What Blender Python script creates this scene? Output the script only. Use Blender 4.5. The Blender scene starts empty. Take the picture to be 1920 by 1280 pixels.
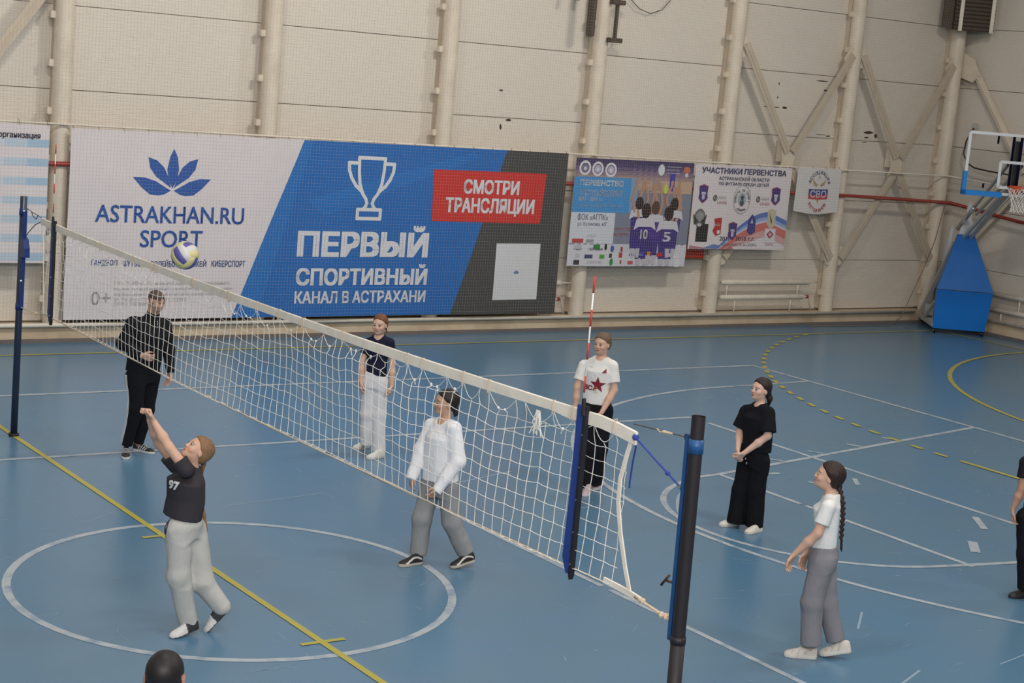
import bpy, bmesh, math, random
import numpy as np
from mathutils import Vector, Matrix
from mathutils.bvhtree import BVHTree

random.seed(7)
S = bpy.context.scene
COL = S.collection

# ------------------------------------------------------------------ camera
cam_data = bpy.data.cameras.new('camera')
cam = bpy.data.objects.new('camera', cam_data)
COL.objects.link(cam)
cam_data.sensor_width = 36.0
cam_data.lens = 60.354
cam_data.clip_end = 200
_yaw, _pitch, _roll = math.radians(35.4436), math.radians(9.1514), math.radians(4.9305)
_f = Vector((math.sin(_yaw)*math.cos(_pitch), math.cos(_yaw)*math.cos(_pitch), -math.sin(_pitch)))
_r0 = Vector((math.cos(_yaw), -math.sin(_yaw), 0))
_u0 = _r0.cross(_f)
_r = _r0*math.cos(_roll) + _u0*math.sin(_roll)
_u = -_r0*math.sin(_roll) + _u0*math.cos(_roll)
cam.matrix_world = Matrix(((_r.x, _u.x, -_f.x, -6.235), (_r.y, _u.y, -_f.y, -12.434),
                           (_r.z, _u.z, -_f.z, 4.445), (0, 0, 0, 1)))
S.camera = cam
cam_data.dof.use_dof = False

# ------------------------------------------------------------------ world, lamps, exposure
W = bpy.data.worlds.new('world'); S.world = W
W.use_nodes = True
W.node_tree.nodes['Background'].inputs[0].default_value = (0.75, 0.8, 0.9, 1)
W.node_tree.nodes['Background'].inputs[1].default_value = 0.3
S.view_settings.view_transform = 'Standard'
S.view_settings.look = 'None'
S.view_settings.exposure = -1.3
S.view_settings.gamma = 1.0
S.view_settings.use_curve_mapping = False
S.cycles.use_denoising = True
S.cycles.max_bounces = 6
S.cycles.diffuse_bounces = 4
S.cycles.glossy_bounces = 3
S.cycles.transparent_max_bounces = 8
S.cycles.caustics_reflective = False
S.cycles.caustics_refractive = False


def area_light(name, loc, size, power, color=(1, .94, .86), target=None):
    d = bpy.data.lights.new(name, 'AREA'); d.shape = 'RECTANGLE'
    d.size, d.size_y = size; d.energy = power; d.color = color
    o = bpy.data.objects.new(name, d); COL.objects.link(o); o.location = loc
    if target is not None:
        o.rotation_euler = (Vector(target)-Vector(loc)).to_track_quat('-Z', 'Y').to_euler()
    return o


# rows of lamp panels under the roof, brightest over the middle of the hall, plus added wall fill
for lx, pw in ((-15, 100), (-8, 190), (-1, 350), (6, 480), (13, 380)):
    for ly in (-8.5, -3.0):
        area_light('ceiling_lamp_light', (lx, ly, 8.9), (1.3, .6), pw)
    area_light('wall_fill_light', (lx+.8, 3.2, 8.9), (1.3, .5), pw*1.55, target=(lx-.5, 11.2, 2.2))  # added fill aimed at the long wall to brighten it, not a known fixture
# daylight entering through the long window band high in the wall behind the camera
area_light('window_light', (-4, -15.2, 7.4), (16, 1.8), 4700, (1, .965, .93), target=(1, 2, 1.2))


# ------------------------------------------------------------------ helpers
def _nt(m):
    m.use_nodes = True
    return m.node_tree, m.node_tree.nodes, m.node_tree.links


def mat(name, col, rough=.6, metal=0.0, spec=.4, var=0.0, vscale=4.0, col2=None, bump=0.0, bscale=60.0,
        bstretch=(1, 1, 1), vstretch=(1, 1, 1), attr=False, thresh=None, alpha=None, trans=0.0, coat=0.0, bdist=.01):
    """principled material; var mixes towards col2 by noise; attr multiplies the 'Col' attribute"""
    m = bpy.data.materials.new(name)
    nt, N, L = _nt(m)
    b = N['Principled BSDF']
    b.inputs['Roughness'].default_value = rough
    b.inputs['Metallic'].default_value = metal
    b.inputs['Specular IOR Level'].default_value = spec
    if coat: b.inputs['Coat Weight'].default_value = coat
    if trans:
        b.inputs['Transmission Weight'].default_value = trans
    tc = N.new('ShaderNodeTexCoord')
    if attr:
        a = N.new('ShaderNodeAttribute'); a.attribute_name = 'Col'
        src = a.outputs['Color']
    else:
        rgb = N.new('ShaderNodeRGB'); rgb.outputs[0].default_value = (*col, 1); src = rgb.outputs[0]
    if var > 0:
        mp = N.new('ShaderNodeMapping'); mp.inputs['Scale'].default_value = vstretch
        L.new(tc.outputs['Object'], mp.inputs[0])
        nz = N.new('ShaderNodeTexNoise'); nz.inputs['Scale'].default_value = vscale
        nz.inputs['Detail'].default_value = 5; nz.inputs['Roughness'].default_value = .6
        L.new(mp.outputs[0], nz.inputs['Vector'])
        rp = N.new('ShaderNodeMapRange')
        lo, hi = thresh if thresh else (.35, .7)
        rp.inputs[1].default_value = lo; rp.inputs[2].default_value = hi
        rp.inputs[3].default_value = 0; rp.inputs[4].default_value = var
        L.new(nz.outputs[0], rp.inputs[0])
        mx = N.new('ShaderNodeMix'); mx.data_type = 'RGBA'
        L.new(rp.outputs[0], mx.inputs[0]); L.new(src, mx.inputs[6])
        if col2 is None:
            mul = N.new('ShaderNodeMix'); mul.data_type = 'RGBA'; mul.blend_type = 'MULTIPLY'
            mul.inputs[0].default_value = 1; mul.inputs[7].default_value = (.6, .6, .6, 1)
            L.new(src, mul.inputs[6]); L.new(mul.outputs[2], mx.inputs[7])
        else:
            mx.inputs[7].default_value = (*col2, 1)
        src = mx.outputs[2]
    L.new(src, b.inputs['Base Color'])
    if bump > 0:
        mp = N.new('ShaderNodeMapping'); mp.inputs['Scale'].default_value = bstretch
        L.new(tc.outputs['Object'], mp.inputs[0])
        nz = N.new('ShaderNodeTexNoise'); nz.inputs['Scale'].default_value = bscale
        nz.inputs['Detail'].default_value = 3
        L.new(mp.outputs[0], nz.inputs['Vector'])
        bp = N.new('ShaderNodeBump'); bp.inputs['Strength'].default_value = bump
        bp.inputs['Distance'].default_value = bdist
        L.new(nz.outputs[0], bp.inputs['Height']); L.new(bp.outputs[0], b.inputs['Normal'])
    return m


class MB:
    """collects world-space geometry and links it as one object"""
    def __init__(self): self.v = []; self.f = []; self.c = []; self.col = (1, 1, 1); self.usecol = False

    def add(self, vs, fs):
        o = len(self.v); self.v += [tuple(p) for p in vs]
        self.f += [tuple(i+o for i in f) for f in fs]; self.c += [self.col]*len(fs)
        return self

    def box(self, lo, hi, taper=None):
        (x0, y0, z0), (x1, y1, z1) = lo, hi
        return self.add([(x0, y0, z0), (x1, y0, z0), (x1, y1, z0), (x0, y1, z0), (x0, y0, z1), (x1, y0, z1), (x1, y1, z1), (x0, y1, z1)],
                        [(0, 3, 2, 1), (4, 5, 6, 7), (0, 1, 5, 4), (1, 2, 6, 5), (2, 3, 7, 6), (3, 0, 4, 7)])

    def bevbox(self, lo, hi, b=.01):
        """box with chamfered vertical and horizontal edges"""
        bm = bmesh.new(); bmesh.ops.create_cube(bm, size=1)
        c = [(lo[i]+hi[i])/2 for i in range(3)]; s = [hi[i]-lo[i] for i in range(3)]
        for v in bm.verts: v.co = Vector((c[0]+v.co.x*s[0], c[1]+v.co.y*s[1], c[2]+v.co.z*s[2]))
        bmesh.ops.bevel(bm, geom=bm.edges[:], offset=b, segments=2, affect='EDGES')
        bm.verts.index_update()
        self.add([v.co[:] for v in bm.verts], [[v.index for v in f.verts] for f in bm.faces]); bm.free()
        return self

    def beam(self, a, b, w, h, up=(0, 0, 1)):
        """rectangular bar from a to b, w across and h along up"""
        a, b = Vector(a), Vector(b); d = (b-a).normalized(); up = Vector(up)
        s = d.cross(up)
        if s.length < 1e-4: s = d.cross(Vector((1, 0, 0)))
        s.normalize(); u = s.cross(d).normalized()
        q = []
        for p in (a, b):
            for i, j in ((-1, -1), (1, -1), (1, 1), (-1, 1)): q.append(p+s*(i*w/2)+u*(j*h/2))
        return self.add(q, [(0, 1, 2, 3), (7, 6, 5, 4), (0, 4, 5, 1), (1, 5, 6, 2), (2, 6, 7, 3), (3, 7, 4, 0)])

    def tube(self, pts, r, n=8, cap=True):
        pts = [Vector(p) for p in pts]; m = len(pts)
        rs = r if isinstance(r, (list, tuple)) else [r]*m
        prev = None; rings = []
        for i, p in enumerate(pts):
            t = (pts[min(i+1, m-1)]-pts[max(i-1, 0)])
            if t.length < 1e-9: t = Vector((0, 0, 1))
            t.normalize()
            if prev is None:
                s = t.cross(Vector((0, 0, 1)))
                if s.length < 1e-3: s = t.cross(Vector((1, 0, 0)))
            else: s = prev - t*prev.dot(t)
            s.normalize(); prev = s; u = t.cross(s)
            rings.append([p+(s*math.cos(2*math.pi*k/n)+u*math.sin(2*math.pi*k/n))*rs[i] for k in range(n)])
        v = [q for rg in rings for q in rg]; f = []
        for i in range(m-1):
            for k in range(n): f.append((i*n+k, i*n+(k+1) % n, (i+1)*n+(k+1) % n, (i+1)*n+k))
        if cap: f.append(tuple(range(n))[::-1]); f.append(tuple((m-1)*n+k for k in range(n)))
        return self.add(v, f)

    def ribbon(self, pts, nrm, w, t):
        """flat strap"""
        pts = [Vector(p) for p in pts]; nrm = Vector(nrm).normalized(); v = []; f = []
        for i, p in enumerate(pts):
            d = (pts[min(i+1, len(pts)-1)]-pts[max(i-1, 0)]).normalized(); s = d.cross(nrm).normalized()
            for a, b in ((-1, -1), (1, -1), (1, 1), (-1, 1)): v.append(p+s*(a*w/2)+nrm*(b*t/2))
        m = len(pts)
        for i in range(m-1):
            for k in range(4): f.append((i*4+k, i*4+(k+1) % 4, (i+1)*4+(k+1) % 4, (i+1)*4+k))
        f += [(3, 2, 1, 0), tuple((m-1)*4+k for k in range(4))]
        return self.add(v, f)

    def ball(self, c, r, n=8, m=6):
        c = Vector(c); r = r if isinstance(r, (tuple, list)) else (r, r, r)
        v = [c+Vector((0, 0, r[2]))]
        for i in range(1, m):
            a = math.pi*i/m
            for k in range(n):
                b = 2*math.pi*k/n
                v.append(c+Vector((r[0]*math.sin(a)*math.cos(b), r[1]*math.sin(a)*math.sin(b), r[2]*math.cos(a))))
        v.append(c-Vector((0, 0, r[2]))); f = []
        for k in range(n): f.append((0, 1+k, 1+(k+1) % n))
        for i in range(m-2):
            for k in range(n): f.append((1+i*n+k, 1+(i+1)*n+k, 1+(i+1)*n+(k+1) % n, 1+i*n+(k+1) % n))
        e = len(v)-1
        for k in range(n): f.append((e, 1+(m-2)*n+(k+1) % n, 1+(m-2)*n+k))
        return self.add(v, f)

    def prism(self, poly, d):
        """closed polygon (3D points) extruded by vector d"""
        n = len(poly); d = Vector(d); a = [Vector(p) for p in poly]
        return self.add(a+[p+d for p in a], [tuple(range(n))[::-1], tuple(range(n, 2*n))]+[(i, (i+1) % n, n+(i+1) % n, n+i) for i in range(n)])

    def build(self, name, m, parent=None, smooth=False, kind=None):
        o = Vector((0, 0, 0))
        if parent is not None:
            q = parent
            while q is not None: o += q.location; q = q.parent
        elif self.v:
            o = sum((Vector(p) for p in self.v), Vector())/len(self.v); o.z = min(p[2] for p in self.v)
        me = bpy.data.meshes.new(name)
        me.from_pydata([(p[0]-o.x, p[1]-o.y, p[2]-o.z) for p in self.v], [], self.f)
        if self.usecol:
            at = me.attributes.new('Col', 'FLOAT_COLOR', 'CORNER')
            buf = []
            for f, c in zip(self.f, self.c): buf += [*c, 1]*len(f)
            at.data.foreach_set('color', buf)
        if smooth: me.polygons.foreach_set('use_smooth', [True]*len(me.polygons))
        me.update()
        ob = bpy.data.objects.new(name, me); COL.objects.link(ob)
        if m is not None: me.materials.append(m)
        if parent is None: ob.location = o
        else: ob.parent = parent
        if kind: ob['kind'] = kind
        return ob


def tag(o, label=None, cat=None, group=None, kind=None):
    if label: o['label'] = label
    if cat: o['category'] = cat
    if group: o['group'] = group
    if kind: o['kind'] = kind
    return o


def empty(name, loc, label=None, cat=None, group=None, kind=None):
    o = bpy.data.objects.new(name, None); COL.objects.link(o); o.location = loc
    o.empty_display_size = .1
    return tag(o, label, cat, group, kind)


def text_verts(s, offset=0.0, align='CENTER'):
    """text outline; the letter with a stem through a bowl is composed of a round letter and a bar"""
    if 'Ф' in s or 'ф' in s:
        vs, fs = text_verts0(s.replace('Ф', 'О').replace('ф', 'о'), offset)
        for i, ch in enumerate(s):
            if ch not in 'Фф': continue
            o = 'О' if ch == 'Ф' else 'о'
            w0 = [v[0] for v in text_verts0(o)[0]]; xr = max(v[0] for v in text_verts0(s[:i].replace('Ф', 'О').replace('ф', 'о')+o)[0])
            c = xr-(max(w0)-min(w0))/2; h = .055+offset; n = len(vs); a, b_ = (-.05, .78) if ch == 'Ф' else (-.2, .74)
            vs = vs+[(c-h, a, 0), (c+h, a, 0), (c+h, b_, 0), (c-h, b_, 0)]; fs = fs+[(n, n+1, n+2, n+3)]
        return vs, fs
    return text_verts0(s, offset)


def text_verts0(s, offset=0.0):
    """lettering as flat polygons in a 2D frame, from Blender's built-in font; offset > 0 thickens the strokes"""
    c = bpy.data.curves.new('lettering', 'FONT'); c.body = s; c.size = 1; c.resolution_u = 3
    o = bpy.data.objects.new('lettering_source', c); COL.objects.link(o)
    dg = bpy.context.evaluated_depsgraph_get()
    me = bpy.data.meshes.new_from_object(o.evaluated_get(dg))
    vs0 = [tuple(v.co) for v in me.vertices]; fs0 = [tuple(p.vertices) for p in me.polygons]
    bpy.data.objects.remove(o); bpy.data.curves.remove(c); bpy.data.meshes.remove(me)
    if offset <= 0.004: return vs0, fs0
    vs, fs = [], []; q = offset*.9
    for dx, dy in ((-q, -q*.6), (q, -q*.6), (-q, q*.6), (q, q*.6)):
        n = len(vs); vs += [(v[0]+dx, v[1]+dy, 0) for v in vs0]; fs += [tuple(i+n for i in f) for f in fs0]
    return vs, fs


def lettering(mb, s, x0, x1, z0, z1, fn, layer=3, offset=0.0):
    """fit the words into a rectangle of the sheet; fn maps (x, z, layer) to 3D"""
    vs, fs = text_verts(s, offset)
    if not vs: return
    ax = min(v[0] for v in vs); bx = max(v[0] for v in vs); ay = min(v[1] for v in vs); by = max(v[1] for v in vs)
    mb.add([fn(x0+(v[0]-ax)/(bx-ax)*(x1-x0), z0+(v[1]-ay)/(by-ay)*(z1-z0), layer) for v in vs], fs)


# ------------------------------------------------------------------ materials
M = {}
M['floor'] = mat('floor_paint', (.083, .196, .320), rough=.27, spec=.5, var=.8, vscale=.5, col2=(.102, .198, .290), thresh=(.35, .65), bump=.04, bscale=3)
M['line_white'] = mat('line_white', (.42, .46, .49), rough=.4, var=.8, vscale=7, col2=(.10, .20, .34), thresh=(.46, .72))
M['line_yellow'] = mat('line_yellow', (.44, .38, .06), rough=.4, var=.6, vscale=9, col2=(.2, .28, .3), thresh=(.55, .8))
M['scuff'] = mat('scuff', (.27, .37, .46), rough=.5)
M['panel'] = mat('wall_panel_paint', (.71, .645, .56), rough=.6, spec=.25, var=.35, vscale=.9, col2=(.63, .57, .485), thresh=(.4, .75), bump=.9, bscale=9, bstretch=(.6, 1, 7))
M['gap'] = mat('panel_joint', (.28, .22, .16), rough=.9)
M['steel'] = mat('painted_steel', (.74, .65, .53), rough=.45, var=.4, vscale=3, col2=(.48, .40, .31), bump=.1, bscale=20)
M['steel_dark'] = mat('brace_steel', (.58, .49, .38), rough=.5, var=.4, vscale=4, col2=(.40, .33, .26))
M['plinth'] = mat('plinth_concrete', (.62, .49, .34), rough=.8, var=.85, vscale=1.3, col2=(.36, .25, .15), thresh=(.45, .75), bump=.4, bscale=14)
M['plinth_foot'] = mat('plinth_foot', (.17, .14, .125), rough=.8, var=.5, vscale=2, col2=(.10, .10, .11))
M['pipe_white'] = mat('pipe_white', (.80, .73, .62), rough=.4, var=.4, vscale=5, col2=(.47, .40, .31))
M['pipe_red'] = mat('pipe_red', (.30, .035, .025), rough=.45)
M['vinyl'] = mat('banner_vinyl', (.72, .66, .67), rough=.5, spec=.35, var=.15, vscale=1.5)
M['print'] = mat('banner_print', (1, 1, 1), rough=.5, spec=.35, attr=True)
M['hallnet'] = mat('hall_net_cord', (.34, .30, .25), rough=.8)
M['cord'] = mat('net_cord', (.85, .81, .74), rough=.8)
M['tape'] = mat('net_tape', (.90, .82, .70), rough=.8, var=.5, vscale=10, col2=(.68, .58, .46))
M['rope'] = mat('net_rope', (.62, .48, .34), rough=.8)
M['blue_sleeve'] = mat('blue_fabric', (.02, .055, .27), rough=.6, var=.4, vscale=30)
M['black_sleeve'] = mat('black_fabric', (.012, .012, .016), rough=.6)
M['red'] = mat('antenna_red', (.55, .04, .03), rough=.4)
M['white'] = mat('white_plastic', (.75, .74, .72), rough=.35)
M['pole_brown'] = mat('pole_brown_steel', (.022, .016, .015), rough=.5, spec=.35, var=.5, vscale=7, col2=(.02, .02, .03), vstretch=(1, 1, .2))
M['pole_navy'] = mat('pole_navy_steel', (.016, .026, .055), rough=.35, spec=.6)
M['pole_blue'] = mat('pole_blue_paint', (.02, .085, .24), rough=.4, var=.3, vscale=20)
M['navy_blue'] = mat('navy_blue_paint', (.012, .035, .16), rough=.45)
M['wire'] = mat('steel_wire', (.12, .09, .07), rough=.5, metal=.4)
M['strap'] = mat('blue_strap', (.03, .06, .30), rough=.7)
M['pad_blue'] = mat('pad_blue_vinyl', (.006, .17, .60), rough=.35, spec=.5, var=.15, vscale=2)
M['pad_light'] = mat('edge_pad_blue', (.02, .22, .62), rough=.4)
M['frame_grey'] = mat('frame_grey', (.50, .51, .50), rough=.35, metal=.2)
M['frame_white'] = mat('frame_white', (.66, .67, .70), rough=.4)
M['purple_bar'] = mat('dark_blue_bar', (.03, .025, .16), rough=.4)
M['rim'] = mat('rim_orange', (.60, .08, .02), rough=.4)
M['black'] = mat('black_rubber', (.01, .01, .012), rough=.6)
M['chrome'] = mat('chrome', (.7, .7, .7), rough=.15, metal=1)
M['acrylic'] = mat('acrylic', (.95, .97, 1), rough=.03, trans=1.0, spec=.4)
M['acrylic'].node_tree.nodes['Principled BSDF'].inputs['IOR'].default_value = 1.02
M['dark_metal'] = mat('dark_metal', (.05, .035, .025), rough=.5, metal=.2)
M['bracket'] = mat('bracket_brown', (.07, .05, .035), rough=.6)
M['scoreboard'] = mat('scoreboard_red', (.33, .02, .012), rough=.4, var=.6, vscale=30, col2=(.12, .01, .01))
M['roof'] = mat('ceiling_panels', (.55, .56, .57), rough=.7)
M['rear_wall'] = mat('rear_wall_paint', (.55, .53, .50), rough=.7)
M['ball'] = mat('ball_leather', (1, 1, 1), rough=.45, attr=True)
M['skin'] = mat('skin', (1, 1, 1), rough=.5, spec=.35, attr=True)
M['cloth'] = mat('cloth', (1, 1, 1), rough=.9, spec=.15, attr=True, bump=.5, bscale=8, bdist=.03, bstretch=(1.6, 1.6, .7), var=.05, vscale=80)
M['jersey_cloth'] = mat('jersey_cloth', (1, 1, 1), rough=.75, spec=.2, attr=True, bump=.5, bscale=8, bdist=.025, bstretch=(1.5, 1.5, .8))
M['hair'] = mat('hair', (1, 1, 1), rough=.45, spec=.35, attr=True, bump=.8, bscale=90, bstretch=(1, 1, .25), var=.3, vscale=70, vstretch=(1, 1, .2))
M['shoe'] = mat('shoe', (1, 1, 1), rough=.55, attr=True)
M['eye'] = mat('eye', (1, 1, 1), rough=.2, spec=.6, attr=True)
M['print_white'] = mat('white_print', (.72, .72, .70), rough=.6)
M['print_red'] = mat('dark_red_print', (.22, .012, .03), rough=.6)
M['gold'] = mat('pale_gold_print', (.55, .40, .14), rough=.6)
M['lace'] = mat('lace_dark', (.04, .04, .05), rough=.8)
M['tan_cable'] = mat('tan_cable', (.22, .15, .10), rough=.7)


# ------------------------------------------------------------------ the hall
XR, YW, XL, YF, ZC = 20.95, 11.16, -21.0, -16.0, 9.6
floor = MB().box((XL, YF, -.1), (XR+.2, YW+.1, 0)).build('floor', M['floor']); tag(floor, 'worn glossy blue painted sports floor with white and yellow court lines', kind='structure')
ceil = MB().box((XL, YF, ZC), (XR+.2, YW+.2, ZC+.1)).build('ceiling', M['roof']); tag(ceil, kind='structure')
wl_ = MB().box((XL-.1, YF, 0), (XL, YW, ZC)).build('wall_left', M['rear_wall']); tag(wl_, kind='structure')
wf_ = MB().box((XL, YF-.1, 0), (XR, YF, ZC)).build('wall_front', M['rear_wall']); tag(wf_, kind='structure')
wb = MB().box((XL, YW+.03, 0), (XR+.2, YW+.13, ZC)).build('wall_back', M['gap']); tag(wb, 'cream sandwich panel wall with thin dark joints behind the banners', kind='structure')
wr = MB().box((XR+.03, YF, 0), (XR+.13, YW+.05, ZC)).build('wall_right', M['gap']); tag(wr, 'cream panel wall meeting the long wall behind the basketball stand', kind='structure')
# sandwich panels, one object each, their joints recessed
SEAM = [.27, 1.23, 2.39, 3.56, 4.73, 5.90, 7.07, 8.24, 9.41]
COLX = [-0.72, 2.38, 5.58, 8.70, 11.70, 14.76, 17.75, 20.57]
pm = {}
def panel(w, h, along):
    key = (round(w, 2), round(h, 2), along)
    if key not in pm:
        b = MB()
        if along == 'x': b.bevbox((-w/2, 0, 0), (w/2, .028, h), .004)
        else: b.bevbox((0, -w/2, 0), (.028, w/2, h), .004)
        me = bpy.data.meshes.new('panel'); me.from_pydata(b.v, [], b.f); me.materials.append(M['panel']); pm[key] = me
    return pm[key]
edges = [XL+.02, -16, -13, -10, -7, -3.85]+COLX[:-1]+[20.93]
for i in range(len(edges)-1):
    a, b_ = edges[i], edges[i+1]
    for j in range(len(SEAM)-1):
        w, h = b_-a-.006, SEAM[j+1]-SEAM[j]-.010
        o = bpy.data.objects.new('panel', panel(w, h, 'x')); COL.objects.link(o); o.parent = wb
        o.location = Vector(((a+b_)/2, YW, SEAM[j]))-wb.location
ye = [YF+.02, -12, -9, -6, -3, 0, 2.6, 5.6, 8.6, 11.14]
for i in range(len(ye)-1):
    for j in range(len(SEAM)-1):
        w, h = ye[i+1]-ye[i]-.006, SEAM[j+1]-SEAM[j]-.010
        o = bpy.data.objects.new('panel', panel(w, h, 'y')); COL.objects.link(o); o.parent = wr
        o.location = Vector((XR, (ye[i]+ye[i+1])/2, SEAM[j]+.0))-wr.location
# plinths
pb = MB().bevbox((XL, 10.85, 0), (XR-.22, YW, .25), .015).build('baseboard_back', M['plinth']); tag(pb, 'stained tan concrete plinth along the long wall', kind='structure')
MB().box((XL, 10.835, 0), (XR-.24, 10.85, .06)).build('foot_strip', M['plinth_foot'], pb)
pr_ = MB().bevbox((XR-.22, YF, 0), (XR, YW, .25), .015).build('baseboard_right', M['plinth']); tag(pr_, 'stained tan concrete plinth along the side wall', kind='structure')
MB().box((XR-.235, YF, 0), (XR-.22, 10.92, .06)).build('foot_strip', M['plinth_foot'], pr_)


# wear marks on the wall: flaked paint and small dents, stain shapes of their own
wm = MB()
for (x, z, w, h) in [(15.95, 4.07, .5, .02), (16.3, 4.07, .12, .05), (17.2, 4.62, .3, .02), (17.3, 4.45, .1, .03), (14.9, 3.47, .25, .025), (14.95, 3.44, .1, .04),
                     (17.3, 3.62, .35, .015), (17.5, 3.6, .12, .03), (18.6, 3.72, .28, .05), (18.8, 3.66, .1, .07), (18.55, 3.62, .12, .03), (18.5, 3.53, .15, .02), (16.1, 4.5, .03, .05), (16.1, 4.25, .03, .04), (9.9, 4.0, .08, .03), (10.1, 3.52, .12, .04), (9.95, 3.4, .05, .08)]:
    pts = [(x+w*math.cos(a)*random.uniform(.35, .6), YW-.0015, z+h*math.sin(a)*random.uniform(.3, .7)) for a in [k*math.pi/5 for k in range(10)]]
    wm.prism(pts, (0, -.0015, 0))
wm.build('flaked_paint', M['dark_metal'], wb, kind='stuff')


# court markings: painted strips, children of the floor
LW = .055
_nl = [0]
def strip(pts, mt, w=LW, z=.0022, closed=False, name='court_line'):
    _nl[0] += 1; z = .0020+.00003*_nl[0]+(.003 if mt is YE else 0); b = MB(); v = []; n = len(pts)
    for i, p in enumerate(pts):
        if closed: a, c = pts[(i-1) % n], pts[(i+1) % n]
        else: a, c = pts[max(i-1, 0)], pts[min(i+1, n-1)]
        dx, dy = c[0]-a[0], c[1]-a[1]; l = math.hypot(dx, dy) or 1
        nx, ny = -dy/l*w/2, dx/l*w/2
        v += [(p[0]+nx, p[1]+ny, z), (p[0]-nx, p[1]-ny, z)]
    m = n if closed else n-1
    b.add(v, [(2*i+1, (2*i+3) % (2*n), (2*i+2) % (2*n), 2*i) for i in range(m)])
    return b.build(name, mt, floor)
def arc(cx, cy, r, a0, a1, n=48): return [(cx+r*math.cos(math.radians(a0+(a1-a0)*k/n)), cy+r*math.sin(math.radians(a0+(a1-a0)*k/n))) for k in range(n+1)]
WH, YE = M['line_white'], M['line_yellow']
Z2 = .0034
strip([(0, -10), (0, 10)], YE, .06, Z2)
strip([(XL+1, 10), (19.95, 10)], YE, .06); strip([(19.95, 10), (19.95, -10)], YE, .06); strip([(XL+1, -10), (19.95, -10)], YE, .06)
strip([(-.20, 1.46), (.02, 1.46)], YE, .05); strip([(-.18, -1.53), (.20, -1.53)], YE, .05)
strip(arc(0, 0, 1.82, 0, 357, 72), WH, .07)
strip([(-9, 4.5), (8.85, 4.5)], WH, .068); strip([(-9, -4.5), (8.85, -4.5)], WH, .068)
strip([(8.85, 4.15), (8.85, 1.75)], WH, .068); strip([(8.85, 1.7), (8.85, -4.5)], WH, .068)
strip([(3, 4.5), (3, 3.95)], WH, .06); strip([(3, 3.8), (3, -1.13)], WH, .06); strip([(3, -1.25), (3, -4.5)], WH, .06)
for k in range(6): strip([(3, 4.98+k*.42), (3, 4.83+k*.42)], WH, .06, name='line_dash')
strip([(-12.75, 7.52), (12.75, 7.52)], WH, .072); strip([(12.75, 7.545), (12.75, -7.52)], WH, .072)
strip([(-12.75, -7.52), (12.75, -7.52)], WH, .072)
strip([(12.72, 2.97), (7.0, 1.84)], WH, .072); strip([(12.72, -2.97), (7.0, -1.84)], WH, .072)
strip([(7.0, 1.84), (7.0, .5)], WH, .068, Z2); strip([(7.0, .42), (7.0, -1.9)], WH, .068, Z2)
strip([(7.0, 1.84), (6.6, 1.8)]+arc(6.98, 0, 1.8, 105, 262, 40)+[(7.1, -1.87), (7.9, -2.0)], WH, .068)
strip([(7.35, 1.73), (7.8, 1.67)], WH, .06, name='line_dash'); strip([(7.85, 1.25), (8.0, .95)], WH, .06, name='line_dash')
strip([(12.72, 6.24)]+arc(11.2, 0, 6.15, 88, 272, 80)+[(12.72, -6.24)], WH, .068)
for k in range(4):
    x = 8.3+.85*k; y = 1.84+(x-7)*.1975
    strip([(x, y+.05), (x-.1, y+.22)], WH, .06, name='line_dash')
def goal_arc(r, a0, a1, n=30): return [(19.95, -1.5-r)]+arc(19.95, -1.5, r, 270, 180, n)+arc(19.95, 1.5, r, 180, 90, n)
strip(goal_arc(6.18, 0, 0), YE, .075)
ga = arc(19.95, 1.5, 9.2, 113, 180, 200)+[(10.75, 0), (10.75, -1.5)]
acc = 0.0; seg = [ga[0]]; on = True
for a, b_ in zip(ga[:-1], ga[1:]):
    acc += math.hypot(b_[0]-a[0], b_[1]-a[1]); seg.append(b_)
    if acc > (.2 if on else .17):
        if on: strip(seg, YE, .075, name='line_dash')
        seg = [b_]; acc = 0; on = not on
strip([(8.55, 1.2), (8.35, .95)], WH, .06, name='line_dash'); strip([(8.62, -.55), (8.3, -.95)], WH, .08, name='line_dash'); strip([(7.75, -1.25), (7.45, -1.55)], WH, .1, name='line_dash')
sc = MB()
for i in range(1000):
    x = random.uniform(-4, 13); y = random.uniform(-7, 7); l = random.uniform(.04, .32); a = random.gauss(-.75, .7); w = random.uniform(.0015, .008)
    dx, dy = math.cos(a)*l/2, math.sin(a)*l/2; nx, ny = -math.sin(a)*w/2, math.cos(a)*w/2
    c = random.uniform(-.25, .25)*l
    sc.add([(x-dx, y-dy, .0012), (x+nx-c*ny, y+ny, .0012), (x+dx, y+dy, .0012), (x-nx, y-ny, .0012)], [(3, 2, 1, 0)])
for (x, y, l, a, w) in [(4.2, 2.5, .9, .3, .02), (1.55, 2.3, 1.2, .15, .012), (-.3, 2.2, .5, .6, .01), (4.6, -2.7, .5, .7, .02), (3.9, -3.9, .5, .4, .02), (.4, -2.9, .3, -1.1, .012), (1.0, -3.9, .35, -1.2, .012), (5.2, -3.9, .6, .2, .012), (4.4, 1.1, .6, .05, .01)]:
    dx, dy = math.cos(a)*l/2, math.sin(a)*l/2; nx, ny = -math.sin(a)*w/2, math.cos(a)*w/2
    sc.add([(x-dx-nx, y-dy-ny, .0013), (x+dx-nx, y+dy-ny, .0013), (x+dx+nx, y+dy+ny, .0013), (x-dx+nx, y-dy+ny, .0013)], [(0, 1, 2, 3)])
sc.build('scuff_marks', M['scuff'], floor, kind='stuff')


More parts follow.
